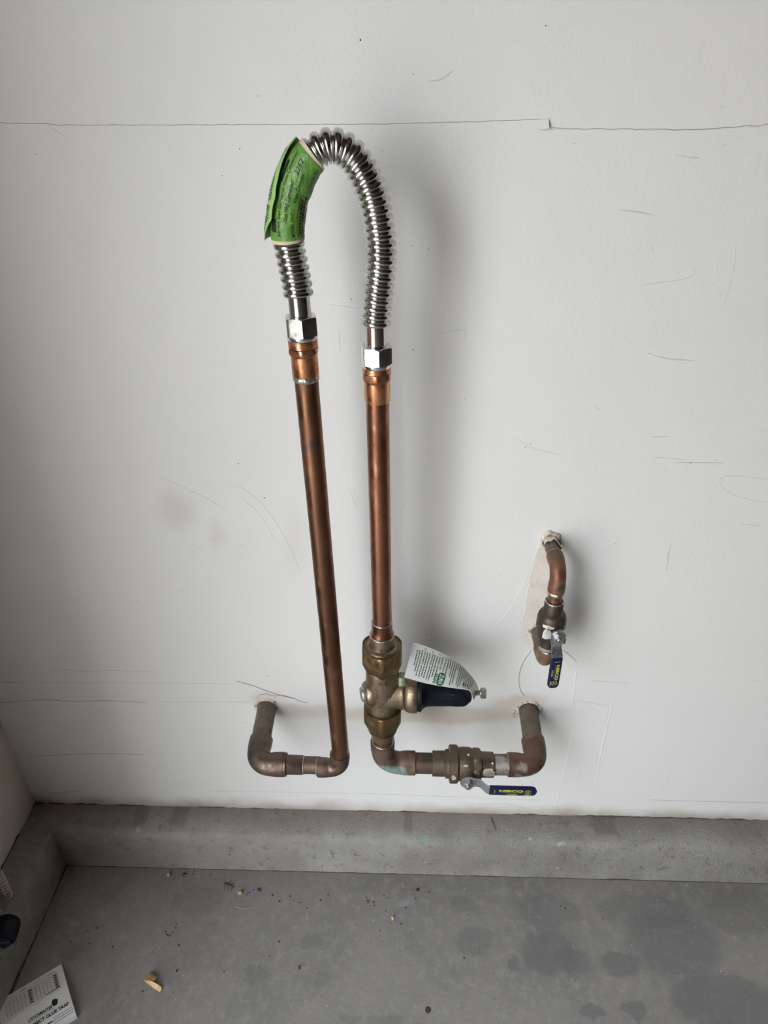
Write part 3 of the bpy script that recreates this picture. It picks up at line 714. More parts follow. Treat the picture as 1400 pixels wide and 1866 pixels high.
# the loose outer end of the label
def flap(s, q):
    """q 0 (fixed, behind) .. 1 (free edge)"""
    u = s/SL
    fe = 119 + 42*max(0, .22-u)/.22 + 16*max(0, u-.6)/.4 - 4*math.exp(-((u-.45)/.07)**2)       # angle of the free edge
    ph = rad(240 + (fe-240)*q)
    lift = .0036 + .0014*sin(pi*u) + .0022*max(0, .25-u)/.25
    return lab(s, ph, LR + .0006 + lift*(1-math.exp(-3*q)) + .0012*q**4)
mb = MB(); v = []; f = []; nq = 14
for i in range(ns+1):
    for j in range(nq+1): v.append(flap(SL*i/ns*1.02-.0008, j/nq))
for i in range(ns+1):
    for j in range(nq+1):
        p = flap(SL*i/ns*1.02-.0008, j/nq); c = hose_at(S0+SL*i/ns); v.append(p+(c-p).normalized()*.0005)
B = (ns+1)*(nq+1); w_ = nq+1
for i in range(ns):
    for j in range(nq):
        f.append((i*w_+j, i*w_+j+1, (i+1)*w_+j+1, (i+1)*w_+j)); f.append((B+i*w_+j, B+(i+1)*w_+j, B+(i+1)*w_+j+1, B+i*w_+j+1))
    f.append((i*w_+nq, B+i*w_+nq, B+(i+1)*w_+nq, (i+1)*w_+nq))
for j in range(nq):
    f.append((j, B+j, B+j+1, j+1)); f.append((ns*w_+j, ns*w_+j+1, B+ns*w_+j+1, B+ns*w_+j))
mb.add(v, f)
fl_o = build('label_flap', mb, 'green_lit', wrap, 60, 'loose end of the green label standing off, painted as lit')
# print: x runs up the hose, y to the left
def lf(x, y):      # y in degrees around
    return lab(x, rad(y), LR+.00055+max(0, dent(x, rad(y))) + min(0, dent(x, rad(y)))*.9)
mb = MB()
put_text(mb, 'Stainless Steel Corrugated Water Connector', lf, SL*.05, 100, SL*.90, 14, .006)
put_text(mb, '"Get Well Connected!"', lf, SL*.22, 78, SL*.48, 14, .006)
put_text(mb, 'MODEL SWC-1', lf, SL*.05, 56, SL*.33, 12, .008)
put_text(mb, 'Water Connector', lf, SL*.45, 55, SL*.36, 13, .006)
put_text(mb, '2262', lf, SL*.76, 74, SL*.16, 14, .0, .2)
put_text(mb, 'Not for Gas', lf, SL*.68, 18, SL*.27, 10, .01)
for (x, y, w, h) in ((SL*.05, 45, SL*.5, 1.6), (SL*.05, 2, .0005, 44), (SL*.55, 2, .0005, 44), (SL*.30, 2, .0004, 44)): put_rect(mb, lf, x, y, w, h, 16, 6)
for y_ in (30, 18):
    x = SL*.08
    while x < SL*.52:
        w = random.uniform(.0015, .0035); put_rect(mb, lf, x, y_, w, 8, 2, 2); x += w+.0012
# black panel half under the loose end
put_rect(mb, lf, SL*.09, 117, SL*.13, 20, 8, 4); put_rect(mb, lf, SL*.62, 119, SL*.22, 10, 8, 4)
build('printed_text', mb, 'ink', wrap, 0)
def ff(x, y):
    p = flap(x, y); c = hose_at(S0+x); return p + (p-c).normalized()*.0004
mb = MB(); x = SL*.06
while x < SL*.34:
    w = random.choice((.0004, .0006, .001)); put_rect(mb, ff, x, .68, w, .22, 1, 4); x += w + random.choice((.0005, .0008, .0012))
for y, x0, x1 in ((.84, .40, .62), (.78, .38, .72), (.71, .42, .70), (.65, .46, .60)):
    x = SL*x0
    while x < SL*x1:
        w = random.uniform(.0012, .003); put_rect(mb, ff, x, y, w, .032, 2, 1); x += w+.0007
put_rect(mb, ff, SL*.74, .86, SL*.2, .018, 6, 1)
put_rect(mb, ff, SL*.80, .70, SL*.10, .10, 4, 2)
build('printed_text', mb, 'ink', fl_o, 0, 'black print and barcode')

# ================================================================== PRESSURE REGULATOR
ZA = 0.588
t = thing('pressure_regulator', (XV, YV, .488), 'cast bronze water pressure regulator with brass union nuts and a black bell cap', 'valve')
body = build('body', lathe(MB(), (XV, YV, .535), (0, 0, 1), [(0, .0215), (.006, .0225), (.014, .0245), (.020, .0262), (.024, .0266), (.030, .0262), (.053, .0265), (.08, .0262), (.095, .0258), (.108, .0262), (.115, .024)], 48), 'bronze', t, 50)
mb = MB()
lathe(mb, (XV, YV, ZA), (1, 0, 0), [(0, .0262), (.012, .0262), (.022, .0258), (.030, .0262), (.0325, .0268), (.034, .0262), (.0345, .022)], 48)
build('branch_neck', mb, 'bronze', t, 50)
lathe_mb = lathe(MB(), (XV, YV, ZA), (1, 0, 0), [(.0345, .0225), (.0352, .0262), (.038, .0292), (.042, .0310), (.047, .0318), (.0545, .0318), (.0552, .0310), (.0554, .026)], 52)
build('bell_flange', lathe_mb, 'bronze', t, 50)
cap_ = build('bell_cap', lathe(MB(), (XV, YV, ZA+.0012), (1, 0, 0), [(.0555, .026), (.0556, .0295), (.0575, .0300), (.0615, .0300), (.0622, .0290), (.064, .0262), (.067, .0235), (.071, .0218), (.078, .0212), (.112, .0206), (.1125, .0212), (.129, .0208), (.133, .0190), (.1405, .0125), (.141, .004)], 72, Vector((0, 0, 1)), (.0192, 0.0, .1124, .131)), 'black', t, 30, 'black plastic bell cap')
zb = ZA+.0025
build('adjusting_bolt', lathe(MB(), (XV+.139, YV, zb), (1, 0, 0), [(0, .0042)] + [(.001+k*.0009, .0042 if k % 2 else .0036) for k in range(18)] + [(.0175, .0042)]), 'bolt', t, 60)
hex_nut((XV+.1405, YV, zb), (1, 0, 0), .005, .0072, 0, Vector((0, 0, 1)), 'bolt', 'lock_nut', t)
hex_nut((XV+.1558, YV, zb), (1, 0, 0), .0085, .0076, .3, Vector((0, 0, 1)), 'bolt', 'bolt_head', t)
# union nuts
def union(z0, z1, ab, zt, phase):
    """union nut: flats that taper to the bottom, a round turned top; ab half flats at the bottom, zt share of the taper"""
    h = z1-z0; R = .0342; am = .0300
    def af(t_): u = t_/h; return ab+(am-ab)*min(1, u/zt)
    pr = [(0, ab*.9)] + [(h*k/20+.00001, min(.0337, af(h*k/20)*1.105)) for k in range(0, 16)] + [(h*.80, .0337), (h*.84, .0334), (h*.92, .0330), (h*.97, .0326), (h, .0316), (h+.0001, .0300), (h-.0018, .0292), (h-.0022, .0250)]
    return build('union_nut', lathe(MB(), (XV, YV, z0), (0, 0, 1), pr, 72, TOCAM, (af, phase, -1, 1)), 'brass', t, 26)
union(.641, .687, .0240, .45, 0.0)
union(.499, .558, .0185, .60, 0.0)
build('tailpiece', lathe(MB(), (XV, YV, .672), (0, 0, 1), [(0, .0254), (.0135, .0254), (.0142, .0246), (.0148, .0240), (.0160, .0238), (.0168, .0222), (.0175, .0200), (.021, .0194), (.0355, .0190), (.036, .0175)], 48), 'bronze', t, 30)
build('tailpiece', lathe(MB(), (XV, YV, .486), (0, 0, 1), [(0, .0172), (.0005, .0190), (.008, .0196), (.016, .0215), (.020, .024)], 48), 'bronze', t, 40)
# strainer boss and plug on the left
dp = Vector((-.95, -.31, 0)); pc = Vector((XV, YV, ZA+.005))
build('side_boss', lathe(MB(), pc, dp, [(.010, .0215), (.022, .0210), (.0285, .0180), (.030, .0160), (.0302, .01)], 44, None), 'bronze', t, 45)
build('plug', lathe(MB(), pc, dp, [(.029, .0118), (.0335, .0118), (.0350, .0108), (.0355, .006)], 40), 'bolt', t, 40, 'grey steel plug')
mbx = MB(); lathe(mbx, (XV+.0305, YV-.003, ZA+.016), (0, 0, 1), [(0, .0078), (.024, .0075), (.0252, .0068), (.0254, .003)], 28)
M['boss_green'] = patina('verdigris_bronze', (0.26, 0.24, 0.15), [((.0305, -.003, .126), .03, (0.36, 0.40, 0.29), .9)])
build('top_boss', mbx, 'boss_green', t, 40)
# raised casting letters on the barrel: x across, y up (metres on the skin)
def bf(r):
    def fn(x, y): a = x/r; return Vector((XV+r*sin(a), YV-r*cos(a), y))
    return fn
mb = MB()
def cast(ch, px, py, h=.0064, r=.0271):
    p = W(px, py, YV-.022); fn0 = bf(r); x0 = math.asin(max(-.98, min(.98, (p.x-XV)/r)))*r
    v, f, a0, a1, b0, b1 = text2d(ch, .03); k = h/max(.3, b1-b0); nv = len(v)
    top = [fn0(x0+(q[0]-(a0+a1)/2)*k, p.z+(q[1]-(b0+b1)/2)*k) for q in v]
    low = [q + Vector((XV-q.x, YV-q.y, 0)).normalized()*.0024 for q in top]
    cnt = {}
    for q in f:
        for i in range(len(q)): e_ = (q[i], q[(i+1) % len(q)]); cnt[e_] = cnt.get(e_, 0)+1
    side = [(a_, b_, nv+b_, nv+a_) for (a_, b_) in cnt if (b_, a_) not in cnt]
    mb.add(top+low, list(f)+side)
for ch, px, py in (('*', 703, 1245), ('^', 693, 1244), ('I', 697, 1260), ('L', 706, 1266), ('K', 714, 1271), ('N', 698, 1281), ('L', 707, 1277), ('U', 687, 1256), ('B', 687, 1263), ('N', 688, 1270), ('S', 690, 1277), ('S', 692, 1285), ('T', 696, 1295)):
    cast(ch, px, py)
for ch, px, py in (('N', 671.5, 1257), ('S', 672, 1264), ('F', 673, 1271)): cast(ch, px, py, .0062, .0271)
build('cast_letters', mb, 'bronze', body, 0)

# the paper tag pushed over the adjusting bolt
bot = [W(737, 1234, -.151), W(768, 1243, -.151), W(800, 1249.5, -.151), W(830, 1254, -.150), W(850, 1256.5, -.149), W(859, 1262, -.148), W(862.5, 1277, -.147)]
top = [W(753, 1170, -.096), W(785, 1181, -.096), W(815, 1194.5, -.096), W(840, 1211, -.096), W(857, 1229, -.096), W(868, 1244, -.097), W(873.5, 1258, -.098)]
bs = spline(bot, 10); tsn = spline(top, 10); NT = len(bs)-1
def tagp(u, v_, off=0.0):
    x = max(0, min(.9999, u))*NT; i = int(x); k = x-i
    b_ = bs[i].lerp(bs[i+1], k); t_ = tsn[i].lerp(tsn[i+1], k)
    p = b_.lerp(t_, v_)
    du = (bs[i+1]-bs[i]).lerp(tsn[i+1]-tsn[i], v_); nrm = du.cross(t_-b_).normalized()
    bow = .0022*sin(pi*v_)*(1-u)
    return p + nrm*(off+bow)
nn = tagp(.3, .5, .01)-tagp(.3, .5); SG = 1 if nn.dot(CAM-tagp(.3, .5)) > 0 else -1
def tg(u, v_): return tagp(u, v_, SG*.00035)
mb = MB(); nv_ = 10; v = []; f = []
for side in (0, 1):
    for i in range(NT+1):
        for j in range(nv_+1): v.append(tagp(i/NT, j/nv_, SG*(0.0 if side == 0 else -.0004)))
w_ = nv_+1; B = (NT+1)*w_
for i in range(NT):
    for j in range(nv_):
        f.append((i*w_+j, (i+1)*w_+j, (i+1)*w_+j+1, i*w_+j+1)); f.append((B+i*w_+j, B+i*w_+j+1, B+(i+1)*w_+j+1, B+(i+1)*w_+j))
    f.append((i*w_, B+i*w_, B+(i+1)*w_, (i+1)*w_)); f.append((i*w_+nv_, (i+1)*w_+nv_, B+(i+1)*w_+nv_, B+i*w_+nv_))
for j in range(nv_): f.append((j, j+1, B+j+1, B+j)); f.append((NT*w_+j, B+NT*w_+j, B+NT*w_+j+1, NT*w_+j+1))
mb.add(v, f)
tg0 = thing('hang_tag', bot[-1], 'white printed instruction tag curling over the black regulator cap', 'tag')
sheet = build('tag_sheet', mb, 'tag', tg0, 50)
# lettering: x runs down the tag (from v=1), y towards the bolt (u)
def tl(x, y): return tg(y, 1-x)
mb = MB(); mg = MB(); mw = MB()
def dashes(y, x0, x1, h=.010):
    x = x0
    while x < x1:
        w = random.uniform(.02, .06); w = min(w, x1-x)
        if w > .008: put_rect(mb, tl, x, y, w, h, 2, 1)
        x += w+.014
put_text(mb, 'AVERTISSEMENT:', tl, .13, .118, .42, .017, .012); dashes(.121, .58, .90)
dashes(.050, .18, .62); dashes(.072, .18, .78); dashes(.095, .14, .90)
put_text(mb, 'ADVERTENCIA:', tl, .13, .192, .36, .017, .012); dashes(.195, .52, .90)
dashes(.145, .16, .86); dashes(.168, .16, .90)
put_text(mb, 'WARNING:', tl, .15, .262, .25, .018, .012); dashes(.266, .43, .86)
dashes(.216, .16, .92); dashes(.240, .16, .80)
for y in (.115, .189, .259):
    for (a, b) in ((0, 1),):
        mb.add([tl(.05, y), tl(.105, y), tl(.0775, y+.024), tl(.062, y+.0035), tl(.093, y+.0035), tl(.0775, y+.018)], [(0, 1, 4, 3), (1, 2, 5, 4), (2, 0, 3, 5)])
put_text(mb, 'www.zurn.com', tl, .11, .290, .42, .016, .006)
put_text(mb, '1-877-BACKFLO', tl, .08, .322, .50, .020, .006)
for k, (a, b) in enumerate(((.07, .62), (.07, .40), (.07, .66), (.05, .94), (.06, .86), (.05, .30), (.05, .90), (.05, .96), (.05, .88), (.05, .55), (.05, .92), (.05, .96), (.05, .94), (.05, .60), (.05, .95), (.05, .95), (.05, .93), (.05, .95), (.05, .75))):
    dashes(.355+k*.0225, a, b)
mg2 = MB(); put_text(mg2, 'WILKINS', tl, .66, .265, .30, .030, .03)
cx, cy = .80, .335; rx, ry = .195, .036
rim = []
for k in range(40):
    a = 2*pi*k/40; q = lambda z: math.copysign(abs(z)**.55, z)
    rim.append(tl(cx+rx*q(cos(a)), cy+ry*q(sin(a))))
mg.add(rim, [tuple(range(40))])
def tl2(x, y): return tagp(y, 1-x, SG*.0007)
put_text(mw, 'ZURN', tl2, .655, .313, .29, .043, .02)
mg3 = MB()
for k in range(3): put_rect(mg3, tl, .70, .585+k*.035, .16, .022, 2, 1)
build('printed_text', mb, 'tag_grey', sheet, 0)
build('printed_logo', mg, 'tag_green', sheet, 0, 'green maker logo')
build('printed_name', mg2, 'tag_green', sheet, 0); build('printed_chart', mg3, 'tag_green', sheet, 0)
build('logo_letters', mw, 'tag_white', sheet, 0)

# ================================================================== LOWER RUN, BALL VALVE
ZR = .4195; YR = -.1245; XE = .2345
cC = Vector((XV-.0005, YR, ZR)); cD = Vector((XE, YR, ZR+.001))
M['patina_elbow'] = patina('copper_with_verdigris', (0.185, 0.125, 0.095), [((.006, -.014, -.004), .025, (0.26, 0.45, 0.38), .95), ((.028, -.014, -.008), .024, (0.28, 0.44, 0.37), .9), ((.034, -.016, .004), .011, (0.30, 0.34, 0.30), .6), ((.044, -.012, -.012), .010, (0.26, 0.35, 0.3), .7)])
t = thing('copper_elbow', cC, 'brown copper elbow with green verdigris under the bronze regulator', 'pipe fitting')
pipe('nipple', t, 'copper_red', (XV, YR, .4905), (XV, YR, .465), .0172)
elbow('elbow', t, 'patina_elbow', cC, (0, 0, -1), (1, 0, 0), .030, .0235, .0265, .0190, .0204)
ring('solder_ring', t, 'solder', (XV, YR, ZR+.0545), (0, 0, 1), .0176, .0013, .0011)
pipe('nipple', t, 'copper_aged', (cC.x+.05, YR, ZR), (.0565, YR, ZR), .0175)
def xr(px): return W(px, 1392, YR).x
t = thing('ball_valve', (xr(838), YR, ZR-.03), 'large weathered bronze ball valve lying in the lower pipe run, blue lever pointing right', 'ball valve', )
X = xr
body = build('body', lathe(MB(), (0, YR, ZR), (1, 0, 0), [(X(788), .0182), (X(788)+.0003, .0212), (X(811), .0214), (X(812), .0240), (X(818), .0244), (X(818.5), .030), (X(820), .0318), (X(832), .0318), (X(834), .0300), (X(836), .0275), (X(845), .0285), (X(856), .0282), (X(861), .0262), (X(862), .0262)], 56), 'valve_bronze', t, 34)
build('end_hex', lathe(MB(), (0, YR, ZR), (1, 0, 0), [(X(861), .0245), (X(861.5), .0262), (X(864), .0275), (X(872), .0275), (X(875.5), .0255), (X(876), .0215)], 72, Vector((0, 0, 1)), (.0255, 0.3, -1, 1)), 'valve_bronze', t, 26)
build('end_collar', lathe(MB(), (0, YR, ZR), (1, 0, 0), [(X(875), .0205), (X(876), .0222), (X(880), .0214), (X(899), .0212), (X(900), .0182)], 56), 'valve_bronze', t, 34)
def splash(par, P, d, hint, rad_fn, t0, a0, ht, ha, seed, m='white_paint', th=.0007, label='smear of old white paint'):
    """a ragged skin of paint lying on a turned surface of radius rad_fn(t)"""
    d, e1, e2 = frame(Vector(d), hint); P = Vector(P); seg = 20; v = []; f = []; rings = (0.0, .35, .7, .93, 1.0)
    for i, q in enumerate(rings):
        for k in range(seg):
            a = 2*pi*k/seg; n_ = 1+.45*noise.noise(Vector((cos(a)*1.8, sin(a)*1.8, seed)))+.25*noise.noise(Vector((cos(a)*5, sin(a)*5, seed+2)))
            tt = t0+ht*q*n_*cos(a); an = a0+ha*q*n_*sin(a); r = rad_fn(tt)+(th if i < 4 else -.0002)
            v.append(P+d*tt+(e1*cos(an)+e2*sin(an))*r)
    for i in range(len(rings)-1):
        for k in range(seg): f.append((i*seg+k, i*seg+(k+1) % seg, (i+1)*seg+(k+1) % seg, (i+1)*seg+k))
    mb = MB(); mb.add(v, f); return build('paint_splash', mb, m, par, 50, label)
FZ = Vector((0, -.77, .64))
M['old_paint'] = mat('yellowed_paint_film', (0.46, 0.40, 0.31), .45, 0, (((0.26, 0.21, 0.16), 110, .48, .66, ONE, 3, 1),))
splash(body, (0, YR, ZR), (1, 0, 0), FZ, lambda t_: .0283, X(847), -.10, .0045, .07, 1, 'old_paint', .0004)
splash(body, (0, YR, ZR), (1, 0, 0), FZ, lambda t_: .0319, X(825), .55, .004, .16, 5, 'old_paint')
splash(body, (0, YR, ZR), (1, 0, 0), FZ, lambda t_: .0285, X(852), -.75, .002, .05, 8)
splash(body, (0, YR, ZR), (1, 0, 0), FZ, lambda t_: .0213, X(888), .55, .011, .42, 3, 'old_paint')
splash(body, (0, YR, ZR), (1, 0, 0), FZ, lambda t_: .0213, X(895), -.30, .0016, .09, 9)
def lever_set(t, P, n, l, k, stem_r=.0105, blue_from=.034, total=.113, width=.021, jog=.013, text=True, splash=False, out0=.028):
    """stem, packing nut and lever: P on the pipe axis, n out of the valve, l along the lever, k scale"""
    P = Vector(P); n = Vector(n).normalized(); l = Vector(l).normalized(); wv = n.cross(l)
    build('stem_boss', lathe(MB(), P, n, [(out0*.55, stem_r*1.45), (out0*.9, stem_r*1.25), (out0*1.05, stem_r), (out0*1.25, stem_r), (out0*1.26, stem_r*.6)], 32), 'valve_bronze', t, 40)
    b0 = out0*1.26
    hex_nut(P+n*(b0+.0028), n, .0062*k, .0072*k, .2, l, 'zinc', 'stem_nut', t)
    build('stem', lathe(MB(), P, n, [(b0, .0045*k), (b0+.0125*k, .0045*k), (b0+.0132*k, .0038*k)], 24), 'bolt', t, 40)
    def pt(a, h, w_): return P + n*(b0+h) + l*a + wv*w_
    prof = [(-.0125*k, .5*.006, 0), (-.010*k, .5*.017, 0), (-.004*k, .5*.024, 0), (.006*k, .5*.0235, 0), (.013*k, .5*.018, 0), (.018*k, .5*width*.82, 0.0), (.021*k, .5*width*.84, jog*.12), (blue_from-.004, .5*width*.9, jog*.9), (blue_from, .5*width*.92, jog), (total-.012, .5*width*.9, jog), (total-.004, .5*width*.7, jog)]
    th = .0026; v = []; f = []
    for (a, hw, h) in prof:
        v += [pt(a, h, -hw), pt(a, h, hw), pt(a, h+th, hw), pt(a, h+th, -hw)]
    m = len(prof)
    for i in range(m-1):
        for j in range(4): f.append((i*4+j, i*4+(j+1) % 4, (i+1)*4+(j+1) % 4, (i+1)*4+j))
    f += [(3, 2, 1, 0), tuple((m-1)*4+j for j in range(4))]
    mb = MB(); mb.add(v, f); lev = build('lever', mb, 'zinc', t, 30, 'zinc plated steel lever')
    # dipped blue grip, rounded edges and tip
    sec = []; L = total-blue_from; v = []; f = []; stn = []
    for i in range(25):
        a = i/24
        if a < .03: s = .93
        else: s = 1.0
        x = blue_from + L*a
        rem = (total-x)/(width*.5)
        if rem < 1: s *= math.sqrt(max(0, 1-(1-rem)**2))
        stn.append((x, max(.02, s)))
    ring_n = 16; hw = width*.5; ht = .0031
    for (x, s) in stn:
        for j in range(ring_n):
            q = 2*pi*(j+.5)/ring_n; cx = math.copysign(abs(cos(q))**.35, cos(q)); cz = math.copysign(abs(sin(q))**.6, sin(q))
            v.append(pt(x, jog+th*.5+cz*ht*min(1, s+.35), cx*hw*s))
    for i in range(len(stn)-1):
        for j in range(ring_n): f.append((i*ring_n+j, i*ring_n+(j+1) % ring_n, (i+1)*ring_n+(j+1) % ring_n, (i+1)*ring_n+j))
    f += [tuple(range(ring_n-1, -1, -1)), tuple((len(stn)-1)*ring_n+j for j in range(ring_n))]
    mb = MB(); mb.add(v, f); grip = build('grip', mb, 'blue', lev, 55, 'navy blue vinyl grip')
    # print on the outer face: x along lever, y up
    def gf(x, y): return pt(blue_from+x*L, jog+th*.5+ht+.0003, y*hw*YS)
    YS = 1.0
    mb = MB()
    put_text(mb, 'NIBCO', gf, .20, .00, .50, .58, .05)
    put_text(mb, 'S-FP600N', gf, .36, -.70, .22, .30, .02)
    for k_ in range(9): put_rect(mb, gf, .24+k_*.05, -.20, .022, .055)
    for rr_ in ((.30, .21),):
        n_ = 26
        for q0, q1 in ((rad(15), rad(165)), (rad(190), rad(350))):
            pts_ = [(q0+(q1-q0)*i/n_) for i in range(n_+1)]
            sc_ = hw/L
            vv = []
            for a in pts_:
                for r_ in (.50, .40): vv.append(gf(.80+r_*cos(a)*sc_, .08+r_*sin(a)))
            mb.add(vv, [(2*i, 2*i+1, 2*i+3, 2*i+2) for i in range(n_)])
    put_text(mb, 'UL', gf, .772, -.12, .055, .42, .04)
    put_rect(mb, gf, .725, -.66, .15, .14)
    for sgn, cx in ((1, .085), (-1, .155)):
        vv = []
        for i in range(9):
            y = -.5+i/8; x = cx + sgn*(.022-.10*(y*y)); vv += [gf(x, y*.95), gf(x+.012, y*.95)]
        if sgn > 0: mb.add(vv, [(2*i, 2*i+1, 2*i+3, 2*i+2) for i in range(8)])
    build('printed_text', mb, 'yellow', grip, 0, 'yellow print')
    return lev
lever_set(t, (X(849), YR, ZR), (0.03, -1, -.02), (1, 0, -.012), 1.0)
t = thing('copper_elbow', cD, 'browned copper elbow and wall stub right of the large ball valve', 'pipe fitting')
M['patina_end'] = patina('copper_with_white_crust', (0.20, 0.115, 0.08), [((-.030, -.016, .012), .012, (0.50, 0.46, 0.42), .9), ((-.036, -.018, -.010), .012, (0.46, 0.46, 0.42), .9), ((-.010, -.012, -.012), .014, (0.30, 0.46, 0.40), .95), ((-.02, -.02, -.005), .008, (0.5, 0.46, 0.42), .6)])
M['crust'] = patina('copper_under_solder_crust', (0.20, 0.11, 0.075), [((-.062, -.02, .0), .03, (0.40, 0.385, 0.365), .95), ((-.066, -.01, .015), .02, (0.42, 0.40, 0.38), .9)])
pipe('nipple', t, 'crust', (X(899), YR, ZR), (cD.x-.048, YR, ZR+.001), .0176)
elbow('elbow', t, 'patina_end', cD, (1, 0, 0), (0, 1, 0), .026, .025, .028, .0190, .0204)
ring('solder_ring', t, 'solder', (cD.x-.0515, YR, ZR+.001), (1, 0, 0), .0180, .0014, .0014)
pipe('stub_pipe', t, 'copper_dull', (cD.x, YR+.05, ZR+.001), (cD.x+.0022, .004, ZR+.0015), .01745, label='dull grey-brown copper stub coming out of the wall')

# ================================================================== SMALL LOOP ON THE RIGHT
XS, YS_ = .2325, -.078; ZU, ZD = .7985, .613
t = thing('copper_elbow', (XS, YS_, ZU), 'small orange-brown copper elbow dropping from the upper wall hole to the small valve', 'pipe fitting')
pipe('stub_pipe', t, 'copper_dull', (XS, .004, ZU), (XS, YS_+.03, ZU), .0113)
M['patina_loop'] = patina('loop_copper', (0.27, 0.125, 0.075), [((.004, -.006, .011), .011, (0.10, 0.14, 0.125), .95), ((.004, -.012, -.026), .010, (0.08, 0.085, 0.08), .9), ((-.002, .02, .012), .012, (0.15, 0.11, 0.085), .8)])
elbow('elbow', t, 'patina_loop', (XS, YS_, ZU), (0, -1, 0), (0, 0, -1), .020, .018, .018, .0122, .0131)
ring('solder_ring', t, 'solder', (XS, YS_+.0385, ZU), (0, 1, 0), .0118, .0012, .0010)
ring('solder_ring', t, 'solder', (XS, YS_, ZU-.041), (0, 0, 1), .0116, .0034, .0012, .06)
pipe('nipple', t, 'copper_orange', (XS, YS_, ZU-.036), (XS, YS_, .738), .0112)
# peeled skin of paint on the stub
mb = MB(); v = []; nA, nB = 18, 8
for i in range(nA+1):
    a = rad(-70 + 190*i/nA)
    for j in range(nB+1):
        y = -.002 - (.016+.010*noise.noise(Vector((i*.22, 2, 5)))+ .008*(i/nA))*j/nB
        r = .0124 + .0035*(j/nB)**2*(.5+noise.noise(Vector((i*.5, j*.4, 8)))) + .0005*sin(i*.9)
        v.append(Vector((XS+r*sin(a), y, ZU+r*cos(a))))
mb.add(v, [(i*(nB+1)+j, i*(nB+1)+j+1, (i+1)*(nB+1)+j+1, (i+1)*(nB+1)+j) for i in range(nA) for j in range(nB)])
M['peel'] = mat('peeling_cream_paint', (0.72, 0.66, 0.56), .7, 0, (((0.60, 0.48, 0.40), 120, .5, .65, ONE, 3, 1),), bmp=(200, .4, .003))
build('peeling_paint', mb, 'peel', t, 50, 'peeling cream paint on the stub')

t = thing('ball_valve', (XS, YS_, .645), 'small dark bronze ball valve on the upper right loop, blue lever hanging down', 'ball valve')
M['valve_dark'] = mat('dark_weathered_bronze', (0.115, 0.088, 0.064), .48, .75, (((0.07, 0.055, 0.042), 55, .4, .62, ONE, 5, 1), ((0.20, 0.155, 0.11), 130, .6, .75, ONE, 4, 6)), bmp=(300, .2, .0015), rvar=(90, .36, .6))
vb = build('body', lathe(MB(), (XS, YS_, .653), (0, 0, 1), [(.0, .0112), (.0003, .0140), (.008, .0142), (.0085, .0165), (.016, .0168), (.023, .0195), (.034, .0200), (.039, .0212), (.041, .0222), (.055, .0224), (.061, .0212), (.065, .0190), (.0665, .0165), (.068, .0146), (.085, .0146), (.0875, .0135), (.088, .0112)], 48), 'valve_dark', t, 34)
ring('solder_ring', t, 'solder', (XS, YS_, .7405), (0, 0, 1), .0130, .0016, .0012, .06)
build('body_hex', lathe(MB(), (XS, YS_, .690), (0, 0, 1), [(0, .018), (.0002, .0212), (.002, .0226), (.014, .0226), (.0165, .0212), (.017, .018)], 72, TOCAM, (.0214, .4, -1, 1)), 'valve_dark', t, 26)
splash(vb, (XS, YS_, .627+.013), (0, 0, 1), TOCAM, lambda t_: .0228, .0655, -.42, .0034, .46, 4, 'white_paint', .0009, 'thick flake of white paint')
lev = lever_set(t, (XS+.002, YS_, .694), (.12, -1, .02), (-.01, -.06, -1), .95, stem_r=.0085, blue_from=.032, total=.093, width=.0185, jog=.009, out0=.0225)
mb = MB(); lathe(mb, (XS-.0125, YS_-.030, .7005), (.3, -.75, .6), [(0, .0070), (.0015, .0078), (.004, .0060), (.005, .002)], 10, wob=.5)
build('paint_splash', mb, 'white_paint', lev, 30, 'lump of white paint on the lever stop')
build('lever_stop', box(MB(), XS+.0145, XS+.0195, YS_-.026, YS_-.018, .678, .686), 'speck', t, 0)

t = thing('copper_elbow', (XS, YS_, ZD), 'small crusted copper elbow returning to the lower wall hole under the small valve', 'pipe fitting')
M['crust2'] = patina('green_white_solder_crust', (0.22, 0.17, 0.13), [((0, -.006, .034), .026, (0.45, 0.47, 0.43), .95)])
pipe('nipple', t, 'crust2', (XS, YS_, .655), (XS, YS_, ZD+.012), .0114)
M['patina_low'] = patina('low_loop_copper', (0.25, 0.14, 0.085), [((-.004, -.01, -.008), .02, (0.40, 0.34, 0.28), .5), ((0, .01, .0), .025, (0.26, 0.23, 0.17), .7)])
elbow('elbow', t, 'patina_low', (XS, YS_, ZD), (0, 0, -1), (0, 1, 0), .018, .013, .018, .0124, .0133)
ring('solder_ring', t, 'solder', (XS, YS_, ZD+.0305), (0, 0, 1), .0120, .0016, .0014, .08)
pipe('stub_pipe', t, 'copper_dull', (XS, YS_+.03, ZD), (XS, .004, ZD), .0113)

# ================================================================== GLUE TRAP BOX
tr = G(112, 1756, .004); lf_ = G(1, 1822, .004); br = G(143, 1843, .010)
bx = (lf_-tr); bx.z = 0; L1 = .205; bx.normalize()                    # along the creases, to the left
by = Vector((-bx.y, bx.x, 0));
if by.dot(br-tr) < 0: by = -by
t = thing('glue_trap_box', (tr+bx*.08).to_3d(), 'white folded cardboard insect trap box lying in the bottom left corner', 'box')
dA = (G(123, 1795, .014)-tr).dot(by); dB = (G(133, 1828, .013)-tr).dot(by); dC = (br-tr).dot(by)
t.location = Vector((tr.x, tr.y, 0))
bpy.context.view_layer.update()
secp = [(0, .0035), (dA, .0135), (dB, .0140), (dC+.004, .0105)]
skew = ((G(123, 1795, .014)-tr).dot(bx))/dA
def bp(a, d, z): return Vector((tr.x, tr.y, 0)) + bx*a + by*d + Vector((0, 0, z))
L1 = .112
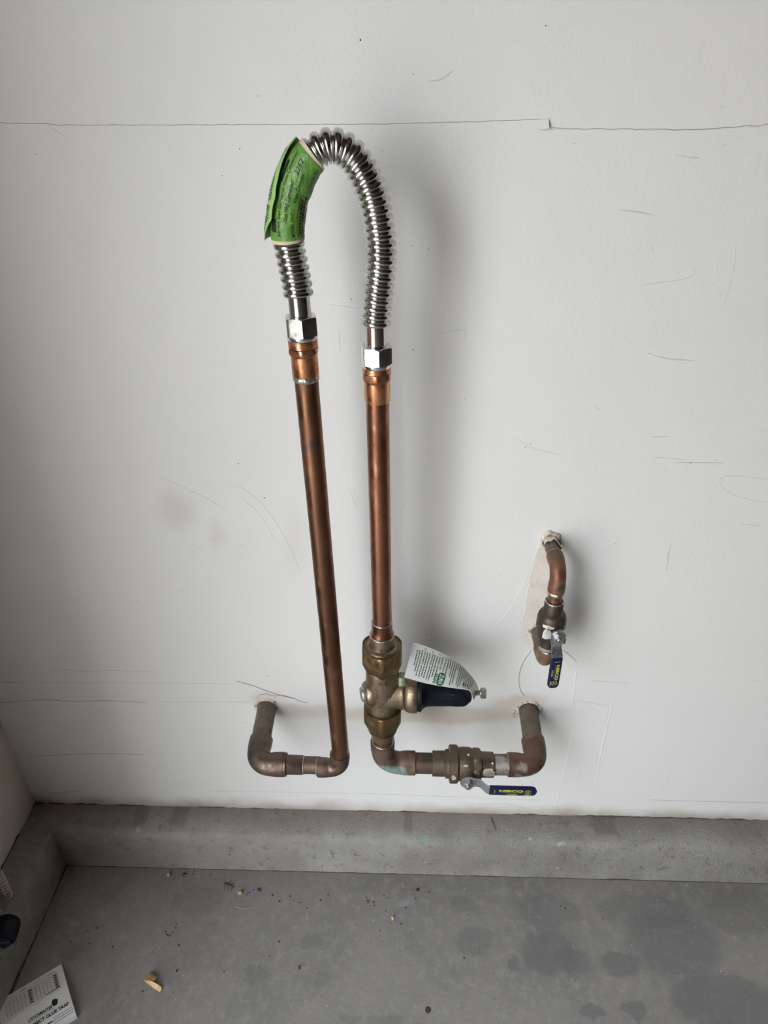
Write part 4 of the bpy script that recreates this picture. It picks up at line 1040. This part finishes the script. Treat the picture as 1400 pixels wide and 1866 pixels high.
def zc(d):
    for (a, za), (b, zb_) in zip(secp, secp[1:]):
        if d <= b: return za + (zb_-za)*(d-a)/(b-a)
    return secp[-1][1]
mb = MB(); v = []
for a in (0, L1):
    v += [bp(a, d, z) for d, z in secp] + [bp(a, secp[-1][0]+.001, .0006), bp(a, 0, .0006)]
mb.add(v, [(0, 1, 7, 6), (1, 2, 8, 7), (2, 3, 9, 8), (3, 4, 10, 9), (5, 0, 6, 11), (4, 5, 11, 10), (5, 4, 3, 2, 1, 0), (6, 7, 8, 9, 10, 11)])
cart = build('carton', mb, 'box', t, 0)
mb = MB(); mb.add([bp(-.0004, d+(.001 if d == 0 else 0), z-.0016) for d, z in secp]+[bp(-.0004, secp[-1][0]-.002, .001), bp(-.0004, .001, .001)], [(0, 1, 2, 3, 4, 5)])
build('end_flap', mb, 'box_side', cart, 0)
def bf_(x, y):     # x from the left end rightwards, y from the near edge away
    d = secp[-1][0]-y; return bp(L1-x, d, zc(d)+.0004)
DT = secp[-1][0]
mb = MB()
gx0, gx1 = .012, .100; gy0, gy1 = DT-dA*.86, DT-dA*.26
for i in range(15):
    x = gx0+(gx1-gx0)*i/14; put_rect(mb, bf_, x-.00022, gy0, .00044, gy1-gy0, 1, 3)
for j in range(7):
    y = gy0+(gy1-gy0)*j/6; put_rect(mb, bf_, gx0, y-.0002, gx1-gx0, .0004)
for xa in (gx0+(gx1-gx0)*6/14, gx0+(gx1-gx0)*13/14):
    for j in range(6): put_rect(mb, bf_, xa+.0008, gy0+(gy1-gy0)*(j+.2)/6, .0045, (gy1-gy0)/6*.55)
put_rect(mb, bf_, gx0, DT-dA*.16, .036, .0003); put_rect(mb, bf_, .060, DT-dA*.16, .040, .0003)
put_rect(mb, bf_, .040, DT-dA*.14, .008, .0010); put_rect(mb, bf_, .086, DT-dA*.17, .012, .0009); put_rect(mb, bf_, .075, gy0-.0016, .026, .0012)
yb = DT-dB
put_text(mb, 'CATCHMASTER', bf_, .041, yb+(dB-dA)*.36, .040, .0058, .03, .25)
put_text(mb, '& INSECT GLUE TRAP', bf_, .034, yb+(dB-dA)*.02, .073, .0064, .035)
put_rect(mb, bf_, .040, yb+(dB-dA)*.30, .044, .0005)
rim = []
for k in range(24):
    a = 2*pi*k/24; q = 1+.22*noise.noise(Vector((cos(a)*1.7, sin(a)*1.7, 2))); rim.append(bf_(.0865+.0052*cos(a)*q, yb+(dB-dA)*.55+.0062*sin(a)*q))
mb.add(rim, [tuple(range(24))])
put_rect(mb, bf_, .060, (DT-dB)*.55, .016, .0022)
for k in range(3):
    x = .078
    while x < .108: w = random.uniform(.002, .005); put_rect(mb, bf_, x, (DT-dB)*(.75-.20*k), w, .0009); x += w+.0008
for k in range(3):
    x = .040
    while x < .058: w = random.uniform(.002, .005); put_rect(mb, bf_, x, (DT-dB)*(.5-.16*k), w, .0009); x += w+.0008
build('printed_text', mb, 'ink', cart, 0, 'black print')

# ================================================================== DOOR SENSOR AND ITS CORD
sc_ = Vector((-.722, -.262, .113))
t = thing('door_sensor', (-.722, -.262, .1085), 'black plastic garage door sensor sitting on the left kerb', 'sensor')
hd = Vector((.25, -.55, -.15)).normalized()
mb = MB()
P0 = SX(10, 1692, -.722)
build('housing', lathe(MB(), P0 + Vector((0, .018, .006)), Vector((.12, -1, -.10)), [(0, .006), (.001, .014), (.005, .0205), (.012, .0238), (.030, .0240), (.040, .0225), (.043, .0190), (.0432, .01)], 40), 'black', t, 40)
M['lens'] = mat('dark_blue_lens', (0.01, 0.02, 0.05), .12, 0, spec=.6)
build('lens', lathe(MB(), P0 + Vector((.005, -.025, .0015)), Vector((.12, -1, -.10)), [(0, .0165), (.003, .0165), (.006, .012), (.0075, .003)], 32), 'lens', t, 60, 'dark blue lens')
build('bracket', box(MB(), -.756, -.735, -.285, -.225, .1085, .1115), 'zinc', t, 0)
build('bracket', box(MB(), -.760, -.756, -.285, -.225, .1085, .150), 'zinc', t, 0)
# coiled cord
cp = spline([SX(-22, 1568, -.745), SX(0, 1597, -.742), SX(9, 1617, -.740), SX(19, 1637, -.737), SX(24, 1650, -.735), SX(24, 1668, -.732)], 60)
ca = [0.0]
for a, b in zip(cp, cp[1:]): ca.append(ca[-1]+(b-a).length)
turns = 21; hel = []; NP = turns*16
j = 0
for i in range(NP+1):
    s = ca[-1]*i/NP
    while j < len(ca)-2 and ca[j+1] < s: j += 1
    p = cp[j].lerp(cp[j+1], (s-ca[j])/max(1e-9, ca[j+1]-ca[j])); tn = (cp[min(len(cp)-1, j+3)]-cp[max(0, j-3)]).normalized()
    _, e1, e2 = frame(tn, Vector((1, 0, 0))); a = 2*pi*turns*i/NP
    hel.append(p+(e1*cos(a)+e2*sin(a))*.0062)
mb = sweep(MB(), hel, [.0015]*len(hel), 8)
o = build('coiled_cord', mb, 'cord', None, 60, base=cp[-1]); tag(o, 'ivory coiled cord running down to the black sensor at the left edge', 'cord')

# ================================================================== LITTER ON THE FLOOR
def sheetlet(name, pts, m, parent, base, th=.0012):
    mb = MB(); n = len(pts); mb.add(pts + [p+Vector((0, 0, th)) for p in pts], [tuple(range(n-1, -1, -1)), tuple(n+i for i in range(n))] + [(i, (i+1) % n, n+(i+1) % n, n+i) for i in range(n)])
    return build(name, mb, m, parent, 25, base=base)
g = G(278, 1790)
t = thing('dry_leaf', (g.x, g.y, 0), 'curled tan dry leaf fragment near the white box', 'leaf')
def fold(rows, m, name):
    """rows of points (px, py, z) lofted into a thin curled sheet"""
    v = []; f = []; R = len(rows); C = len(rows[0])
    for th in (0, .0009):
        for r in rows: v += [G(x, y, z)+Vector((0, 0, th)) for x, y, z in r]
    B = R*C
    for i in range(R-1):
        for j in range(C-1):
            f.append((B+i*C+j, B+i*C+j+1, B+(i+1)*C+j+1, B+(i+1)*C+j)); f.append((i*C+j, (i+1)*C+j, (i+1)*C+j+1, i*C+j+1))
    edge = [(0, j) for j in range(C)] + [(i, C-1) for i in range(1, R)] + [(R-1, j) for j in range(C-2, -1, -1)] + [(i, 0) for i in range(R-2, 0, -1)]
    ids = [i*C+j for i, j in edge]
    for a, b in zip(ids, ids[1:]+ids[:1]): f.append((a, b, B+b, B+a))
    mb = MB(); mb.add(v, f); return build(name, mb, m, t, 50)
fold([[(262.5, 1786, .0015), (267, 1791, .0006), (273, 1795, .0003), (280, 1801, .0003), (291, 1808, .0006)],
      [(266, 1787, .005), (271, 1789, .0055), (278, 1792, .006), (286, 1797, .0055), (294, 1804, .003)],
      [(271, 1787, .0065), (276, 1788, .008), (282, 1791, .008), (289, 1795, .007), (294.5, 1799, .004)]], 'chip', 'blade')
fold([[(263.5, 1785, .002), (269, 1786, .0062), (275, 1787, .0078), (281, 1788, .008)],
      [(266, 1780, .004), (271, 1780, .008), (277, 1781, .010), (285, 1785, .009)],
      [(269, 1776, .004), (273, 1774, .008), (278, 1774, .009), (286, 1781, .0075)]], 'chip_dark', 'curled_base')
def lump(name, px, py, rx, ry, h, m, label, cat, group=None, seed=0, parent=None):
    c = G(px, py); mb = MB(); v = []; f = []; seg = 10; lv = 5
    for i in range(1, lv):
        a = pi*i/lv
        for k in range(seg):
            b = 2*pi*k/seg; q = 1+.25*noise.noise(Vector((cos(b)*1.5+seed, sin(b)*1.5, a)))
            v.append(c + Vector((rx*sin(a)*cos(b)*q, ry*sin(a)*sin(b)*q, h*.5*(1-cos(a))+.0001)))
    n = len(v); v += [c+Vector((0, 0, .0001)), c+Vector((0, 0, h))]
    for i in range(lv-2):
        for k in range(seg): f.append((i*seg+k, i*seg+(k+1) % seg, (i+1)*seg+(k+1) % seg, (i+1)*seg+k))
    for k in range(seg): f.append((n, (k+1) % seg, k)); f.append((n+1, (lv-2)*seg+k, (lv-2)*seg+(k+1) % seg))
    mb.add(v, f); o = build(name, mb, m, parent, 60, base=(c.x, c.y, 0) if not parent else None)
    if not parent: tag(o, label, cat, group)
    return o
lump('seed', 308, 1595, .0045, .0045, .006, 'seed', 'round yellowish seed near the kerb, left of the red insect bits', 'seed', 'seeds by the kerb', 1)
lump('seed', 438, 1628, .0050, .0045, .006, 'seed', 'yellowish seed with a dark tip just right of the long red-brown insect', 'seed', 'seeds by the kerb', 2)
lump('wood_chip', 716, 1674, .0032, .0046, .004, 'chip', 'small tan chip on the floor below the blue-grey stain', 'chip', None, 3)
lump('wood_chip', 669, 1644, .0030, .0044, .003, 'chip_dark', 'small brown flake on the floor left of the blue-grey stain', 'chip', None, 4)
lump('wood_chip', 544, 1764, .0032, .0044, .003, 'chip_dark', 'small brown flake on bare floor between the dark round stains', 'chip', None, 5)
lump('pebble', 761, 1622, .0036, .0034, .003, 'crumb', 'tiny dark ring-like crumb right of the blue-grey stain', 'crumb', None, 6)
lump('pebble', 780, 1841, .0050, .0055, .0015, 'crumb', 'flat dark fleck near the bottom edge, centre right', 'crumb', None, 7)
lump('pebble', 322, 1770, .0018, .0030, .0028, 'speck', 'tiny black crumb right above the tan leaf', 'crumb', None, 8)
def insect(px, py, ang, L, label, legs):
    c = G(px, py); t = thing('dead_insect', (c.x, c.y, 0), label, 'insect', 'dead insects by the kerb')
    d = Vector((cos(ang), sin(ang), 0)); s = Vector((-d.y, d.x, 0)); h = Vector((0, 0, 1))
    build('body', sweep(MB(), [c-d*L*.5+h*.001, c-d*L*.3+h*.0018, c+h*.0022, c+d*L*.25+h*.0018, c+d*L*.5+h*.001], [.0003, .0011, .0017, .0014, .0003], 8), 'insect', t, 70)
    for k in range(legs):
        a = (-.3+.6*k/max(1, legs-1))*L; g_ = 1 if k % 2 else -1; e = random.uniform(.3, .5)*L
        build('leg', sweep(MB(), [c+d*a+h*.0012, c+d*(a+.1*L)+s*g_*e*.5+h*.003, c+d*(a+.2*L)+s*g_*e+h*.0005], [.0005, .0004, .0003], 5), 'insect', t, 70)
insect(417, 1613, -.35, .026, 'long red-brown dead insect with spread legs near the kerb', 5)
insect(335, 1594, .5, .013, 'small red-brown insect remains between the round seed and the long insect', 3)
insect(472, 1622, -1.0, .010, 'tiny red-brown insect remains right of the second seed', 4)
def straw(pts, r, label, m='straw', name='straw'):
    P = [G(x, y, .0006+r) for x, y in pts]; o = build(name, sweep(MB(), spline(P, 5), [r]*((len(P)-1)*5+1), 6), m, None, 70, base=(P[0].x, P[0].y, 0))
    return tag(o, label, 'straw')
straw([(430, 1651.5), (438, 1654), (448, 1654.5), (460, 1654)], .0005, 'thin pale straw lying level below the red insects')
straw([(420, 1648), (421, 1654), (421.5, 1659)], .0004, 'short pale straw standing upright beside the longer level straw')
straw([(1043, 1722), (1048, 1731)], .0005, 'short pale straw on the dark blotches at right')
a = G(894, 1488, ZB+.001); b = G(904, 1513, ZB+.004)
o = build('twig', sweep(MB(), [a, a.lerp(b, .5)+Vector((0, 0, .001)), b], [.0009, .0010, .0007], 7), 'crumb', None, 70, base=tuple(a)); tag(o, 'short dark twig lying across the kerb ledge below the blue lever', 'twig')
# crumbs and dust, too many to count
mb = MB(); dust = [(305, 1703), (309, 1705), (315, 1699), (320, 1690), (322, 1683), (302, 1698), (130, 1716), (190, 1716), (160, 1697), (177, 1691), (163, 1719), (206, 1725), (497, 1631), (510, 1642), (529, 1633), (355, 1588), (352, 1592), (385, 1594), (450, 1630), (455, 1627), (462, 1622),
     (682, 1650), (681, 1644), (703, 1660), (712, 1682), (731, 1683), (740, 1654), (693, 1696), (853, 1666), (700, 1632), (708, 1636), (758, 1637), (782, 1625), (326, 1722), (316, 1808), (361, 1802), (260, 1806), (278, 1735), (509, 1716), (492, 1742), (408, 1770), (1022, 1651), (1030, 1655), (1099, 1674), (846, 1746), (668, 1635), (598, 1630), (560, 1655), (547, 1645), (585, 1640)]
for k in range(330):
    y = 1595+270*random.random()**1.3; dust.append((random.uniform(120, 1400), y))
for i, (x, y) in enumerate(dust):
    p = G(x, y); r = random.uniform(.0012, .0024) if i < 50 else random.uniform(.0003, .0009); k = 5; a0 = random.random()*6
    rim = [p+Vector((r*cos(a0+2*pi*q/k)*random.uniform(.6, 1.5), r*sin(a0+2*pi*q/k)*random.uniform(.6, 1.2), .0001)) for q in range(k)]
    mb.add(rim+[p+Vector((0, 0, r*.9))], [(q, (q+1) % k, k) for q in range(k)])
o = build('floor_crumbs', mb, 'crumb', None, 60, kind='stuff'); o['label'] = 'scatter of tiny dark crumbs on the concrete floor'; o['category'] = 'crumbs'
mb = MB()
for k in range(90):
    onk = random.random() < .35
    x = random.uniform(110, 1400); y = random.uniform(1490, 1520) if onk else random.uniform(1595, 1860)
    p = G(x, y, ZB if onk else 0); r = random.uniform(.0004, .0010); a0 = random.random()*6; p.z += .0003
    rim = [p+Vector((r*cos(a0+2*pi*q/5)*random.uniform(.6, 1.4), r*sin(a0+2*pi*q/5)*random.uniform(.6, 1.2), .0001)) for q in range(5)]
    mb.add(rim+[p+Vector((0, 0, r))], [(q, (q+1) % 5, 5) for q in range(5)])
o = build('plaster_crumbs', mb, 'white_paint', None, 60, kind='stuff'); o['label'] = 'scatter of tiny pale plaster crumbs on floor and kerb'; o['category'] = 'crumbs'
